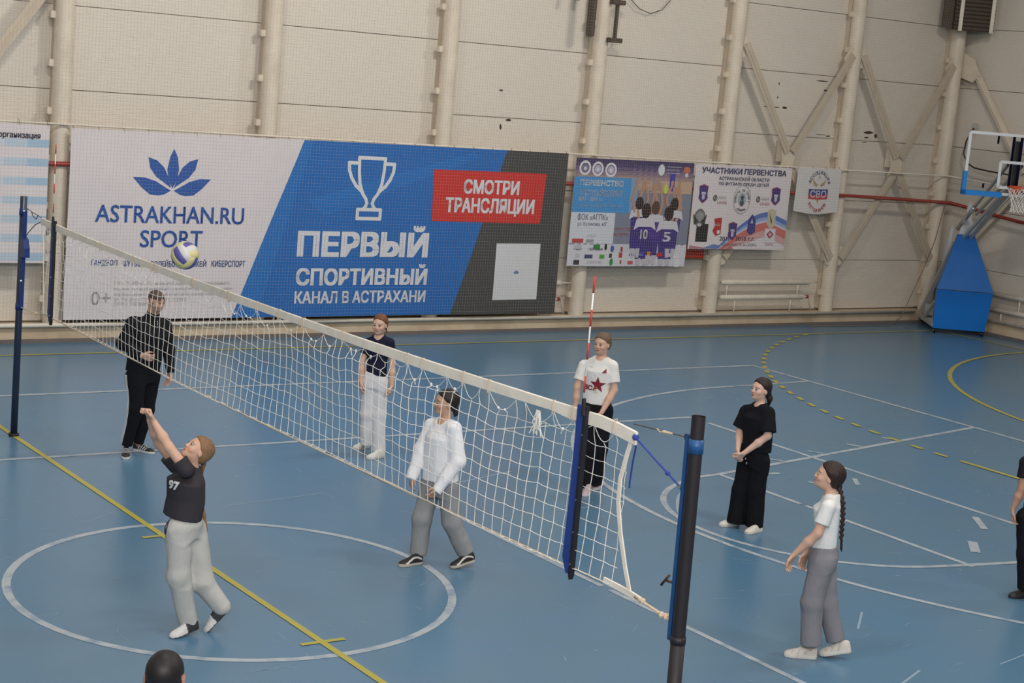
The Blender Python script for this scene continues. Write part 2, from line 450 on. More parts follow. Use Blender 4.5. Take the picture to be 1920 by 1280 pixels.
# ------------------------------------------------------------------ steel columns on the long wall
POS = ['beside the left banner edge, behind the far antenna', 'rising above the white half of the large banner', 'rising above the trophy on the large banner', 'carrying the dark speaker bracket near the top', 'at the left end of the first diagonal bracing', 'between the two diagonal bracings', 'in the corner, carrying the fan heater']
for i, x in enumerate(COLX):
    c = empty('steel_column', (x, 10.95, 0), 'round cream steel column '+(POS[i-1] if i else 'outside the left edge of the view'), 'column', 'steel columns along the long wall')
    MB().tube([(x, 10.95, .25), (x, 10.95, ZC)], .135 if i < 7 else .15, 20, cap=False).build('shaft', M['steel'], c, smooth=True)
    MB().box((x-.10, 11.05, .3), (x+.10, 11.158, ZC)).build('recess_shade_strip', M['steel_dark'], c)  # darker strip stands in for the shadow band in the recess beside the column
    for k in range(14):
        z = .62+k*.66
        if z < 9: MB().bevbox((x-.20, 10.93, z-.05), (x-.12, 11.02, z+.05), .008).build('clip', M['steel'], c)


def cross_brace(xa, xb, label, lower=True):
    xm = (xa+xb)/2; y = 10.86
    r = empty('cross_brace', (xm, y, 1.2), label, 'brace', 'diagonal bracing on the long wall')
    ends = [(xa+.14, 5.15), (xb-.14, 5.15)]+([(xa+.14, 1.3), (xb-.14, 1.3)] if lower else [])
    for (x, z) in ends:
        zc = 3.22 if z > 3 else 3.05
        a, b_ = Vector((x, y, z)), Vector((xm+(.06 if x > xm else -.06), y, zc+(.06 if z > 3 else -.06)))
        d = (b_-a).normalized(); s = d.cross(Vector((0, 1, 0)))
        m = MB().beam(a, b_, .028, .09, up=(0, 1, 0))
        m.beam(a+s*.045+Vector((0, -.03, 0)), b_+s*.045+Vector((0, -.03, 0)), .07, .012, up=(0, 1, 0))
        m.beam(a-s*.045+Vector((0, -.03, 0)), b_-s*.045+Vector((0, -.03, 0)), .07, .012, up=(0, 1, 0))
        m.build('strut', M['steel_dark'], r)
        sx = 1 if x < xm else -1; sz = 1 if z > 3 else -1
        pl = [(x-.14*sx, y+.01, z+.16*sz), (x+.05*sx, y+.01, z+.13*sz), (x+.19*sx, y+.01, z-.08*sz), (x+.12*sx, y+.01, z-.2*sz), (x-.14*sx, y+.01, z-.26*sz)]
        MB().prism(pl, (0, .015, 0)).build('gusset_plate', M['steel'], r)
    pl = [(xm-.2, y+.01, 3.32), (xm+.2, y+.01, 3.32), (xm+.14, y+.01, 3.1), (xm+.22, y+.01, 2.88), (xm-.22, y+.01, 2.88), (xm-.14, y+.01, 3.1)]
    MB().prism(pl, (0, .015, 0)).build('gusset_plate', M['steel'], r)
    MB().beam((xm-.03, y+.05, 3.28), (xm-.03, y+.25, 3.28), .1, .4, up=(0, 0, 1)).build('stand_off', M['steel'], r)
    return r
cross_brace(COLX[5], COLX[6], 'X-shaped steel bracing above and behind the white participants poster and flag')
cross_brace(COLX[6], COLX[7], 'X-shaped steel bracing in the bay left of the corner column')
cross_brace(COLX[0], COLX[1], 'diagonal steel bracing cut off by the top left corner of the view')
# bracing on the side wall
sb = empty('cross_brace', (20.7, 9.3, 1.2), 'diagonal steel bracing on the side wall behind the backboard', 'brace')
for (y0, z0, y1, z1) in [(10.7, 5.2, 9.1, 3.2), (7.5, 5.2, 9.0, 3.2), (9.1, 3.0, 10.6, 1.3), (9.0, 3.0, 7.5, 1.3)]:
    a, b_ = Vector((20.78, y0, z0)), Vector((20.78, y1, z1)); d = (b_-a).normalized(); s = d.cross(Vector((1, 0, 0)))
    MB().beam(a, b_, .028, .09, up=(1, 0, 0)).beam(a+s*.045, b_+s*.045, .07, .012, up=(1, 0, 0)).beam(a-s*.045, b_-s*.045, .07, .012, up=(1, 0, 0)).build('strut', M['steel'], sb)
MB().prism([(20.8, 8.85, 3.3), (20.8, 9.25, 3.3), (20.8, 9.2, 2.85), (20.8, 8.9, 2.85)], (.015, 0, 0)).build('gusset_plate', M['steel'], sb)
MB().prism([(20.74, 10.98, 5.45), (20.74, 10.62, 5.3), (20.74, 10.45, 5.0), (20.74, 10.6, 4.85), (20.74, 10.98, 4.95)], (.015, 0, 0)).build('gusset_plate', M['steel'], sb)
for k, y in enumerate((7.3, 4.2, 1.1)):
    c = empty('steel_column', (20.74, y, 0), 'round cream steel column on the side wall, outside the right edge of the view', 'column', 'steel columns along the side wall')
    MB().tube([(20.74, y, 0), (20.74, y, ZC)], .14, 16, cap=False).build('shaft', M['steel'], c, smooth=True)

# ------------------------------------------------------------------ pipes and radiators
tag(MB().tube([(XL+.1, 10.80, .285), (20.1, 10.80, .245)], .032, 10).build('floor_pipe', M['pipe_white'], smooth=True), 'thin cream pipe running along the top of the plinth', 'pipe')
tag(MB().tube([(20.68, YF+.2, .3), (20.68, 9.9, .3)], .03, 10).build('floor_pipe', M['pipe_white'], smooth=True), 'cream pipe along the side wall plinth behind the basketball stand', 'pipe')
tag(MB().tube([(XL+.1, 10.79, 2.54), (14, 10.79, 2.54), (18.0, 10.79, 2.51), (20.72, 10.76, 2.45), (20.72, 9.0, 2.28), (20.72, 2, 2.2)], .036, 10).build('red_pipe', M['pipe_red'], smooth=True), 'red pipe crossing the long wall behind the banners', 'pipe')
tag(MB().tube([(XL+.1, 10.77, 3.12), (2.3, 10.77, 3.095), (8, 10.77, 3.065), (14, 10.77, 3.02), (20.6, 10.77, 2.98), (20.7, 9, 2.9)], .016, 8).build('banner_rail', M['pipe_white'], smooth=True), 'thin cream rail from which the banners hang', 'rail')
def radiator(x0, x1, label, y=10.9):
    r = empty('pipe_radiator', ((x0+x1)/2, y, .3), label, 'radiator', 'tubular wall radiators')
    for z, e in ((.83, .12), (.55, 0)):
        MB().tube([(x0-.03, y, z), (x0, y, z), (x1+e, y, z), (x1+e+.03, y, z)], [.03, .05, .05, .03], 12).build('tube', M['pipe_white'], r, smooth=True)
    for x in (x0+.12, x1-.15): MB().tube([(x, y, .55), (x, y, .83)], .016, 8).build('riser', M['pipe_white'], r, smooth=True)
    for x in (x0+.35, x1-.3): MB().tube([(x, y, .25), (x, y, .53)], .014, 8).build('foot', M['pipe_white'], r, smooth=True)
    MB().tube([(x1, y, .55), (x1+.16, y, .55), (x1+.2, y+.02, .5), (x1+.25, y, .3)], .014, 8).build('supply_pipe', M['pipe_white'], r, smooth=True)
    MB().tube([(x1+.1, y, .83), (x1+.35, y, .83)], .012, 8).build('supply_pipe', M['pipe_white'], r, smooth=True)
    MB().bevbox((x1+.09, y-.03, .52), (x1+.15, y+.03, .58), .01).build('valve', M['pipe_red'], r)
radiator(14.98, 17.05, 'two-tube cream wall radiator below the participants poster')
radiator(8.2, 11.15, 'two-tube cream radiator half hidden behind the end of the large banner')
r = empty('pipe_radiator', (20.7, 8.2, .3), 'cream tubular radiator on the side wall right of the blue stand', 'radiator', 'tubular wall radiators')
for z in (.82, .52): MB().tube([(20.72, 6.6, z), (20.72, 9.9, z)], .05, 12).build('tube', M['pipe_white'], r, smooth=True)
for y, z0, z1 in ((9.15, .25, .52), (8.75, .52, .82), (7.2, .25, .82)): MB().tube([(20.72, y, z0), (20.72, y, z1)], .016, 8).build('riser', M['pipe_white'], r, smooth=True)

# loose cables
tag(MB().tube([(12.1, 11.05, 6.1), (12.35, 11.05, 5.7), (12.55, 11.05, 5.56), (12.8, 11.05, 5.5), (13.05, 11.05, 5.58), (13.3, 11.05, 5.85), (13.5, 11.05, 6.3)], .007, 6).build('hanging_cable', M['dark_metal'], smooth=True), 'thin dark cable hanging in a loop at the top of the wall', 'cable')
tag(MB().tube([(20.6, 10.75, 2.6), (20.35, 10.7, 1.7), (20.05, 10.7, 1.0), (19.75, 10.7, .4), (19.6, 10.68, .15), (19.2, 10.6, .012), (18.3, 10.65, .012), (17.2, 10.72, .012)], .009, 6).build('hanging_cable', M['tan_cable'], smooth=True), 'thin tan cord slanting down the corner and lying on the floor', 'cable')
jb = empty('junction_box', (20.72, 10.55, 3.9), 'small metal junction box beside the corner column above the backboard', 'electrical box')
MB().bevbox((20.72, 10.36, 3.97), (20.80, 10.46, 4.07), .01).build('box', M['frame_grey'], jb)
MB().tube([(20.74, 10.42, 3.97), (20.72, 10.55, 3.7), (20.70, 10.56, 3.45), (20.7, 10.45, 3.28), (20.7, 10.25, 3.2), (20.7, 9.9, 3.17), (20.7, 9.4, 3.15)], .016, 8).build('conduit', M['dark_metal'], jb, smooth=True)

# dark speaker bracket on the fourth column, red scoreboard, fan heater
bk = empty('speaker_bracket', (11.6, 10.75, 4.95), 'dark brown steel bracket hooked on the fourth column near the top edge', 'bracket')
MB().bevbox((11.28, 10.72, 5.0), (11.40, 10.84, 6.3), .02).build('upright', M['bracket'], bk)
MB().beam((11.88, 10.8, 4.98), (11.88, 10.8, 6.3), .05, .05).build('rod', M['bracket'], bk)
for z in (4.97, 5.6): MB().bevbox((11.72, 10.72, z-.03), (12.0, 10.84, z+.05), .01).build('arm', M['bracket'], bk)
MB().beam((11.03, 10.8, 5.57), (11.06, 10.8, 6.2), .06, .05).build('hook', M['bracket'], bk)

sbd = empty('scoreboard', (14.1, 10.85, 1.28), 'red electronic scoreboard peeking out below the two posters', 'scoreboard')
MB().bevbox((13.6, 10.84, 1.27), (14.42, 10.92, 1.75), .015).build('housing', M['scoreboard'], sbd)
MB().box((14.2, 10.92, 1.4), (14.35, 11.16, 1.6)).build('wall_mount', M['bracket'], sbd); MB().box((13.8, 10.92, 1.4), (13.95, 11.16, 1.6)).build('wall_mount', M['bracket'], sbd)
g_ = MB()
for k in range(7):
    for l in range(20): g_.box((13.63+.039*l, 10.832, 1.29+.065*k), (13.655+.039*l, 10.84, 1.325+.065*k))
g_.build('lamp_grid', mat('scoreboard_cell', (.45, .03, .015), rough=.35), sbd, kind='stuff')

ht = empty('fan_heater', (20.3, 10.35, 5.75), 'dark louvred fan heater hung on the corner column at the top edge', 'heater')
ax = Vector((.86, -.5, 0)); nx_ = Vector((-.5, -.86, 0)); hb = Vector((20.42, 10.55, 5.78))
def hp(a, n, z): return hb+ax*a*.8+nx_*n*.8+Vector((0, 0, z*1.0+.05))
MB().prism([hp(-.5, 0, 0), hp(.5, 0, 0), hp(.5, .22, 0), hp(-.5, .22, 0)], (0, 0, 1.0)).build('housing', M['dark_metal'], ht)
for k in range(13): MB().beam(hp(-.5, .24, .04+k*.075), hp(.5, .24, .04+k*.075), .03, .045).build('louvre', M['bracket'], ht)
for a in (-.36, .42): MB().beam(hp(a, .3, -.02), hp(a, .3, 1.05), .07, .03, up=nx_).build('support_bar', M['pipe_white'], ht)
MB().prism([hp(-.72, -.03, .05), hp(-.5, -.03, .0), hp(-.5, .1, .0), hp(-.72, .1, .05)], (0, 0, .9)).build('side_duct', M['bracket'], ht)


# ------------------------------------------------------------------ banners
YB = 10.72
def ripple_for(seed, amp, x0, z1, slack=0):
    rs = random.Random(seed); ph = [rs.uniform(0, 6.28) for _ in range(6)]
    def f(x, z, layer=0):
        d = amp*(math.sin(2.3*x+.7*z+ph[0])+.6*math.sin(4.1*x-1.1*z+ph[1])+.5*math.sin(1.3*x+2.4*z+ph[2]))
        if slack:
            d += slack*math.sin(7*x+ph[3]+1.5*z)*max(0, (z1-z)/1.2)
        return (x, YB+d-.0022*layer, z)
    return f


class Sheet:
    def __init__(s, name, label, x0, x1, z0, z1, seed, amp=.010, slack=0, base=(.70, .67, .70), sagtop=0.0, sagbot=0.0, group='printed banners on the long wall', mt=None, cat='banner'):
        s.fn0 = ripple_for(seed, amp, x0, z1, slack); s.x0, s.x1, s.z0, s.z1 = x0, x1, z0, z1
        def fn(x, z, layer=0):
            t = (x-x0)/(x1-x0); u = (z-z0)/(z1-z0)
            dz = -sagtop*u*math.sin(math.pi*t)-sagbot*(1-u)*math.sin(math.pi*t)
            p = s.fn0(x, z, layer); return (p[0], p[1], p[2]+dz)
        s.fn = fn
        nx, nz = max(8, int((x1-x0)/.09)), max(6, int((z1-z0)/.12))
        b = MB(); v = []
        for lay in (0, -2):
            for j in range(nz+1):
                for i in range(nx+1): v.append(fn(x0+(x1-x0)*i/nx, z0+(z1-z0)*j/nz, lay))
        n1 = (nx+1)*(nz+1); f = []
        for j in range(nz):
            for i in range(nx):
                a = j*(nx+1)+i
                f.append((a, a+1, a+nx+2, a+nx+1)); f.append((n1+a, n1+a+nx+1, n1+a+nx+2, n1+a+1))
        b.add(v, f)
        s.root = b.build(name, mt or M['vinyl'], smooth=True)
        tag(s.root, label, cat, group)
        s.d = MB(); s.d.usecol = True
        s.l = {}

    def quad(s, p00, p10, p11, p01, c, layer=1, n=10, m=6):
        s.d.col = c; v = []
        for j in range(m+1):
            for i in range(n+1):
                u, w = i/n, j/m
                x = (p00[0]*(1-u)+p10[0]*u)*(1-w)+(p01[0]*(1-u)+p11[0]*u)*w
                z = (p00[1]*(1-u)+p10[1]*u)*(1-w)+(p01[1]*(1-u)+p11[1]*u)*w
                v.append(s.fn(x, z, layer))
        s.d.add(v, [(j*(n+1)+i, j*(n+1)+i+1, (j+1)*(n+1)+i+1, (j+1)*(n+1)+i) for j in range(m) for i in range(n)])

    def rect(s, x0, x1, z0, z1, c, layer=1, n=3, m=3): s.quad((x0, z0), (x1, z0), (x1, z1), (x0, z1), c, layer, n, m)

    def poly(s, pts, c, layer=2):
        s.d.col = c; s.d.add([s.fn(x, z, layer) for x, z in pts], [tuple(range(len(pts)))])

    def disc(s, x, z, rx, rz, c, layer=2, n=20): s.poly([(x+rx*math.cos(2*math.pi*k/n), z+rz*math.sin(2*math.pi*k/n)) for k in range(n)], c, layer)

    def ring(s, x, z, r0, r1, c, layer=2, n=24, k=1.0):
        s.d.col = c; v = []
        for i in range(n):
            a = 2*math.pi*i/n
            v += [s.fn(x+r0*math.cos(a), z+k*r0*math.sin(a), layer), s.fn(x+r1*math.cos(a), z+k*r1*math.sin(a), layer)]
        s.d.add(v, [(2*i, 2*i+1, (2*i+3) % (2*n), (2*i+2) % (2*n)) for i in range(n)])

    def line(s, pts, w, c, layer=2):
        s.d.col = c
        for (a, b_) in zip(pts[:-1], pts[1:]):
            dx, dz = b_[0]-a[0], b_[1]-a[1]; l = math.hypot(dx, dz) or 1; nx, nz = -dz/l*w/2, dx/l*w/2; ex, ez = dx/l*w*.3, dz/l*w*.3
            s.d.add([s.fn(a[0]+nx-ex, a[1]+nz-ez, layer), s.fn(a[0]-nx-ex, a[1]-nz-ez, layer), s.fn(b_[0]-nx+ex, b_[1]-nz+ez, layer), s.fn(b_[0]+nx+ex, b_[1]+nz+ez, layer)], [(0, 1, 2, 3)])

    def text(s, t, x0, x1, z0, z1, c, layer=4, offset=0.0):
        key = len(s.l)
        s.l[key] = MB(); s.l[key].usecol = True; s.l[key].col = c
        lettering(s.l[key], t, x0, x1, z0, z1, s.fn, layer, offset)

    def arctext(s, t, x, z, r, a0, a1, h, c, layer=4, inward=False):
        key = len(s.l); s.l[key] = MB(); s.l[key].usecol = True; s.l[key].col = c
        n = len(t)
        for k, ch in enumerate(t):
            if ch == ' ': continue
            a = math.radians(a0+(a1-a0)*(k+.5)/n); vs, fs = text_verts(ch, .02)
            mx = sum(v[0] for v in vs)/len(vs)
            rot = a-math.pi/2 if not inward else a+math.pi/2
            cx, cz = x+r*math.cos(a), z+r*math.sin(a); out = []
            for v in vs:
                px, pz = (v[0]-mx)*h, (v[1]-.35)*h
                out.append(s.fn(cx+px*math.cos(rot)-pz*math.sin(rot), cz+px*math.sin(rot)+pz*math.cos(rot), layer))
            s.l[key].add(out, fs)

    def done(s, eyelets=True):
        if s.d.f: s.d.build('printed_design', M['print'], s.root)
        for k, b in s.l.items(): b.build('lettering', M['print'], s.root)
        n = max(3, int((s.x1-s.x0)/.36))
        for i in range(n+1):
            x = s.x0+.03+(s.x1-s.x0-.06)*i/n; p = s.fn(x, s.z1-.03, 2)
            h = .075 if s.x1 < 3 else .03
            MB().tube([(p[0], p[1], p[2]+.01), (x+.004, 10.745, s.z1+h*.6), (x-.004, 10.765, s.z1+h)], .0035, 5).build('tie', M['bracket'], s.root)


WHT, BLU, GRY, RED, NAV = (.68, .67, .70), (.018, .135, .43), (.062, .062, .062), (.56, .035, .03), (.02, .09, .36)
# the large sports channel banner
B = Sheet('banner', 'very long white, blue and grey banner with lotus emblem, trophy outline and red panel', 2.46, 11.07, .345, 3.05, 3, .012, sagtop=0.0)
def xs1(z): return 5.068+(z-.367)/(3.04-.367)*(6.086-5.068)
def xs2(z): return 8.973+(z-.376)/(2.991-.376)*(9.816-8.973)
B.quad((xs1(.345), .345), (xs2(.345), .345), (xs2(3.05), 3.05), (xs1(3.05), 3.05), BLU, 1, 40, 24)
B.quad((xs1(.345), .345), (xs1(.345)+.42, .345), (xs1(3.05)+.16, 3.05), (xs1(3.05), 3.05), (.021, .158, .47), 2, 8, 24)
B.quad((xs2(.345), .345), (11.07, .345), (11.07, 3.05), (xs2(3.05), 3.05), GRY, 1, 24, 24)
B.quad((6.5, 1.9), (9.3, 2.9), (9.2, 3.0), (6.2, 2.15), (.02, .155, .47), 2, 20, 3)
B.quad((8.455, 1.868), (10.62, 1.855), (10.66, 2.69), (8.435, 2.69), RED, 3, 20, 8)
B.rect(9.756, 10.672, .577, 1.519, (.66, .66, .68), 3, 8, 8)
# small lotus in the middle of the card (the code itself is left out)
PET = [[(0, 6), (-8, 22), (-11, 42), (-7, 64), (0, 81), (8, 64), (11, 42), (8, 22)],
       [(-3, 7), (-14, 15), (-31, 27), (-43, 43), (-47, 63), (-31, 58), (-17, 45), (-8, 26)],
       [(-3, 2), (-14, -5), (-26, -8), (-42, -6), (-57, 6), (-74, 25), (-52, 25), (-32, 19), (-12, 7)]]
def lotus(x, z, w, c, layer):
    k = w/148
    for n_, pt in enumerate(PET):
        for sx in ((1, -1) if n_ else (1,)):
            q = [(x+p[0]*k*sx, z+p[1]*k*.93) for p in pt]
            B.poly(q, c, layer)
lotus(4.0, 2.21, 1.22, (.03, .10, .36), 2)
lotus(10.21, 1.02, .12, (.03, .10, .36), 4)
# trophy outline
CW = (.68, .68, .70)
cx, w_ = 7.303, .055
B.line([(cx-.235, 2.82), (cx+.235, 2.82)], w_, CW, 3)
cupR = [(cx+.235, 2.82), (cx+.225, 2.62), (cx+.20, 2.42), (cx+.14, 2.27), (cx+.07, 2.18), (cx+.05, 2.12), (cx+.07, 2.07), (cx+.12, 2.02)]
B.line(cupR, w_, CW, 3); B.line([(2*cx-p[0], p[1]) for p in cupR], w_, CW, 3)
hR = [(cx+.24, 2.74), (cx+.41, 2.74), (cx+.40, 2.62), (cx+.35, 2.5), (cx+.27, 2.39), (cx+.17, 2.31)]
B.line(hR, w_, CW, 3); B.line([(2*cx-p[0], p[1]) for p in hR], w_, CW, 3)
B.line([(cx-.21, 2.02), (cx+.21, 2.02), (cx+.21, 1.88), (cx-.21, 1.88), (cx-.21, 2.02)], w_, CW, 3)
for t, r, c, off in [('ASTRAKHAN.RU', (2.857, 5.173, 1.748, 1.997), NAV, .013), ('SPORT', (3.539, 4.522, 1.397, 1.647), NAV, .013),
                     ('ГАНДБОЛ', (2.837, 3.219, 1.112, 1.211), NAV, .015), ('ФУТБОЛ', (3.307, 3.633, 1.117, 1.210), NAV, .015), ('ВОЛЕЙБОЛ', (3.722, 4.163, 1.115, 1.222), NAV, .015),
                     ('ХОККЕЙ', (4.246, 4.603, 1.116, 1.222), NAV, .015), ('КИБЕРСПОРТ', (4.688, 5.236, 1.114, 1.210), NAV, .015),
                     ('СМОТРИ', (9.024, 10.130, 2.320, 2.555), WHT, .045), ('ТРАНСЛЯЦИИ', (8.695, 10.468, 1.965, 2.258), WHT, .045), ('ПЕРВЫЙ', (6.088, 8.434, 1.277, 1.78), WHT, .055),
                     ('СПОРТИВНЫЙ', (6.097, 8.461, .830, 1.170), WHT, .048), ('КАНАЛ В АСТРАХАНИ', (6.093, 8.462, .550, .745), WHT, .035), ('0+', (2.861, 3.15, .557, .750), (.30, .27, .27), -.01)]:
    B.text(t, *r, c, offset=off)
FG = (.43, .40, .41)
for t, r in [('СОО «ТС-РЕЧИ». Лицензия на осуществление телевизионного', (3.184, 4.995, .839, .900)), ('вещания, выдана Федеральной службой по надзору в сфере связи,', (3.188, 5.053, .760, .818)),
             ('информационных технологий и массовых коммуникаций', (3.192, 4.797, .682, .739)), ('№ ТВ 0514-ТУ/004 от 29.12.2012', (3.196, 4.313, .610, .662)), ('ОГРН 1023000826143', (3.200, 3.921, .552, .600))]:
    B.text(t, *r, FG, offset=0)
B.done()

# banner at the left edge
C = Sheet('banner', 'white banner with fading pale blue stripes cut by the left edge of the view', .1, 2.15, 1.16, 3.07, 5, .008)
for k in range(7):
    z = 2.87-.262*k
    for q, (a, c) in enumerate([(.95, (.58, .62, .68)), (.62, (.48, .57, .66)), (.3, (.36, .50, .64))]):
        C.rect(2.15-a, 2.15-(.62, .3, 0)[q], z-.105, z+.0, c, 1, 6, 1)
C.text('организация', 1.44, 2.02, 2.86, 2.945, (.02, .02, .06), offset=.025)
C.done()

# tournament poster with the photograph of children
P1 = Sheet('poster', 'tournament poster with a photo of cheering boys in purple and white kit', 11.24, 13.86, 1.15, 2.99, 8, .009)
def u1(u, v): return (11.24+2.62*u, 1.15+1.84*v)
def q1(u0, u1_, v0, v1, c, l=1, n=4, m=4): a = u1(u0, v0); b_ = u1(u1_, v1); P1.rect(a[0], b_[0], a[1], b_[1], c, l, n, m)
for k in range(6): q1(0, 1, .94-.04*k, .9401 if False else .98-.04*k+.02, [(.06, .045, .12), (.10, .075, .16), (.19, .14, .22), (.30, .21, .23), (.40, .29, .25), (.46, .35, .28)][k], 1, 20, 1)
q1(0, 1, .70, .76, (.42, .31, .24), 1, 20, 1); q1(0, 1, .20, .72, (.20, .22, .29), 1, 20, 6); q1(0, 1, .0, .21, (.62, .61, .66), 1, 20, 2)
q1(0, .36, .21, .50, (.60, .62, .68), 2, 6, 3); q1(.36, .5, .13, .21, (.55, .56, .62), 2, 4, 1)
q1(0, .47, .5, .83, (.06, .27, .58), 2, 8, 4); q1(.47, .53, .5, .83, (.22, .32, .48), 2, 2, 4)
q1(.66, .99, .70, .82, (.50, .36, .26), 2, 6, 2); q1(.66, .72, .72, .83, (.35, .27, .24), 3, 2, 2)
q1(.80, .845, .72, .90, (.05, .05, .36), 3, 2, 4)
for (x, v) in ((.075, .91), (.18, .905), (.29, .9)):
    a = u1(x, v); P1.ring(a[0], a[1], .085, .125, (.66, .65, .70), 3); P1.disc(a[0], a[1], .07, .07, (.45, .42, .55) if x != .075 else (.2, .18, .28), 3); P1.disc(a[0], a[1]-.01, .03, .03, (.66, .65, .7), 4)
a = u1(.72, .92); P1.disc(a[0], a[1], .075, .1, (.66, .66, .72), 3); a = u1(.94, .93); P1.disc(a[0], a[1], .07, .06, (.55, .16, .08), 3); P1.disc(a[0], a[1]-.09, .035, .04, (.6, .6, .66), 3)
P1.text('Федерация', *[u1(.77, 0)[0], u1(.89, 0)[0]], u1(0, .945)[1], u1(0, .962)[1], (.6, .6, .66)); P1.text('футбола', u1(.77, 0)[0], u1(.87, 0)[0], u1(0, .915)[1], u1(0, .932)[1], (.6, .6, .66)); P1.text('Астрахани', u1(.77, 0)[0], u1(.88, 0)[0], u1(0, .885)[1], u1(0, .902)[1], (.6, .6, .66))
SK, PU, WK, HR = (.48, .26, .17), (.055, .035, .20), (.60, .58, .62), (.035, .02, .02)
def kid(u, v, s=1.0, shirt=PU, num=None, arms=((-.06, .14), (.07, .12)), back=True):
    x, z = u1(u, v)
    P1.poly([(x-.17*s, z-.55*s), (x+.15*s, z-.55*s), (x+.14*s, max(z-.95*s, 1.27)), (x-.15*s, max(z-.95*s, 1.27))], PU, 3)
    zf = max(z-1.12*s, 1.155); zk = max(z-.93*s, 1.28)
    P1.poly([(x-.14*s, zk), (x-.01, zk), (x-.03*s, zf), (x-.11*s, zf)], (.5, .47, .52), 4); P1.poly([(x+.01, zk), (x+.13*s, zk), (x+.11*s, zf), (x+.03*s, zf)], (.5, .47, .52), 4)
    P1.poly([(x-.2*s, z-.17*s), (x+.2*s, z-.17*s), (x+.18*s, z-.6*s), (x-.17*s, z-.6*s)], shirt, 4)
    P1.poly([(x-.25*s, z-.34*s), (x-.2*s, z-.15*s), (x, z-.12*s), (x+.2*s, z-.15*s), (x+.26*s, z-.34*s), (x+.14*s, z-.28*s), (x-.13*s, z-.28*s)], WK, 5)
    for (dx, dz) in arms:
        P1.line([(x+dx*2*s, z-.18*s), (x+dx*3.2*s, z+.10*s), (x+dx*1.6*s, z+.40*s)], .055*s, SK, 5)
        P1.disc(x+dx*1.6*s, z+.43*s, .035, .05, SK, 5, 10)
    P1.disc(x, z, .105*s, .135*s, HR if back else (.10, .05, .04), 6)
    if num: P1.text(num, x-.085*s, x+.085*s, z-.5*s, z-.33*s, WK, 6, .03)
kid(.555, .60, .85); kid(.86, .60, .85, arms=((-.07, 0), (.05, 0))); kid(.70, .56, .9, (.08, .04, .25), back=False, arms=((-.03, 0), (.05, 0)))
kid(.62, .53, 1.0, PU, '10', arms=((-.07, 0), (.08, 0))); kid(.82, .51, 1.0, PU, '5', arms=((.04, 0), (.08, 0)))
a = u1(.77, .74); P1.disc(a[0], a[1], .05, .09, (.5, .6, .12), 6, 8)
for t, r, c, o in [('ПЕРВЕНСТВО', (11.36, 12.30, 2.527, 2.627), WHT, .04), ('АСТРАХАНСКОЙ ОБЛАСТИ', (11.37, 12.29, 2.409, 2.475), WHT, .02), ('ПО ФУТЗАЛУ СРЕДИ ДЕТЕЙ', (11.36, 12.28, 2.345, 2.405), WHT, .02), ('2017 - 2018 г.г.', (11.36, 11.90, 2.268, 2.330), WHT, .03),
                   ('на призы АРОО СК «ВМЕСТЕ ЗА СПОРТ»', (11.36, 12.33, 2.162, 2.208), WHT, .01), ('ФОК «АГПК»', (11.38, 12.03, 1.935, 2.049), (.06, .07, .14), .0), ('ул. Куликова, 42Г', (11.39, 12.02, 1.825, 1.905), (.06, .07, .14), .0),
                   ('ПРИХОДИ', (12.18, 12.55, 1.77, 1.82), (.6, .25, .25), .02), ('БОЛЕТЬ', (12.18, 12.52, 1.68, 1.73), (.6, .25, .25), .02), ('ЭКО+', (11.36, 11.53, 1.42, 1.46), (.06, .06, .08), .02), ('ГАЗПРОМБАНК', (11.68, 11.98, 1.42, 1.465), (.06, .06, .12), .02), ('АГЕНТСТВО', (11.66, 11.98, 1.20, 1.235), (.35, .35, .4), 0), ('СПОРТ', (11.62, 11.83, 1.65, 1.685), (.4, .36, .4), 0)]:
    P1.text(t, *r, c, offset=o)
LG = [(.07, .235, .09, .022, (.45, .06, .06)), (.17, .235, .06, .016, (.3, .3, .34)), (.08, .175, .06, .02, (.45, .45, .5)), (.23, .18, .055, .024, (.03, .22, .06)), (.305, .18, .022, .032, (.02, .02, .02)), (.36, .165, .03, .032, (.05, .1, .35)), (.44, .16, .018, .025, (.35, .04, .03)),
      (.17, .09, .065, .020, (.06, .06, .16)), (.28, .09, .04, .020, (.07, .33, .05)), (.35, .10, .022, .022, (.03, .03, .04)), (.435, .105, .03, .026, (.45, .05, .03)), (.53, .11, .045, .012, (.12, .15, .5)), (.61, .11, .045, .012, (.12, .15, .5)), (.68, .112, .03, .032, (.62, .22, .02)), (.775, .11, .05, .018, (.55, .02, .03)), (.85, .11, .04, .02, (.5, .5, .55)),
      (.075, .035, .045, .024, (.05, .03, .05)), (.36, .04, .03, .035, (.02, .26, .05)), (.44, .04, .014, .02, (.4, .08, .04)), (.525, .035, .045, .018, (.5, .1, .1)), (.6, .05, .03, .03, (.4, .4, .42)), (.68, .045, .03, .024, (.55, .1, .12)), (.08, .10, .03, .02, (.5, .5, .5)), (.92, .09, .05, .035, (.66, .66, .7)), (.93, .03, .065, .04, (.68, .68, .72))]
for (u, v, a, b_, c) in LG:
    p = u1(u, v)
    if int(u*100) % 3 == 0: P1.disc(p[0], p[1], a*1.3, b_*1.84, c, 4, 14)
    else: q1(u-a*.5, u+a*.5, v-b_*.9, v+b_*.9, c, 4, 2, 1)
P1.done()

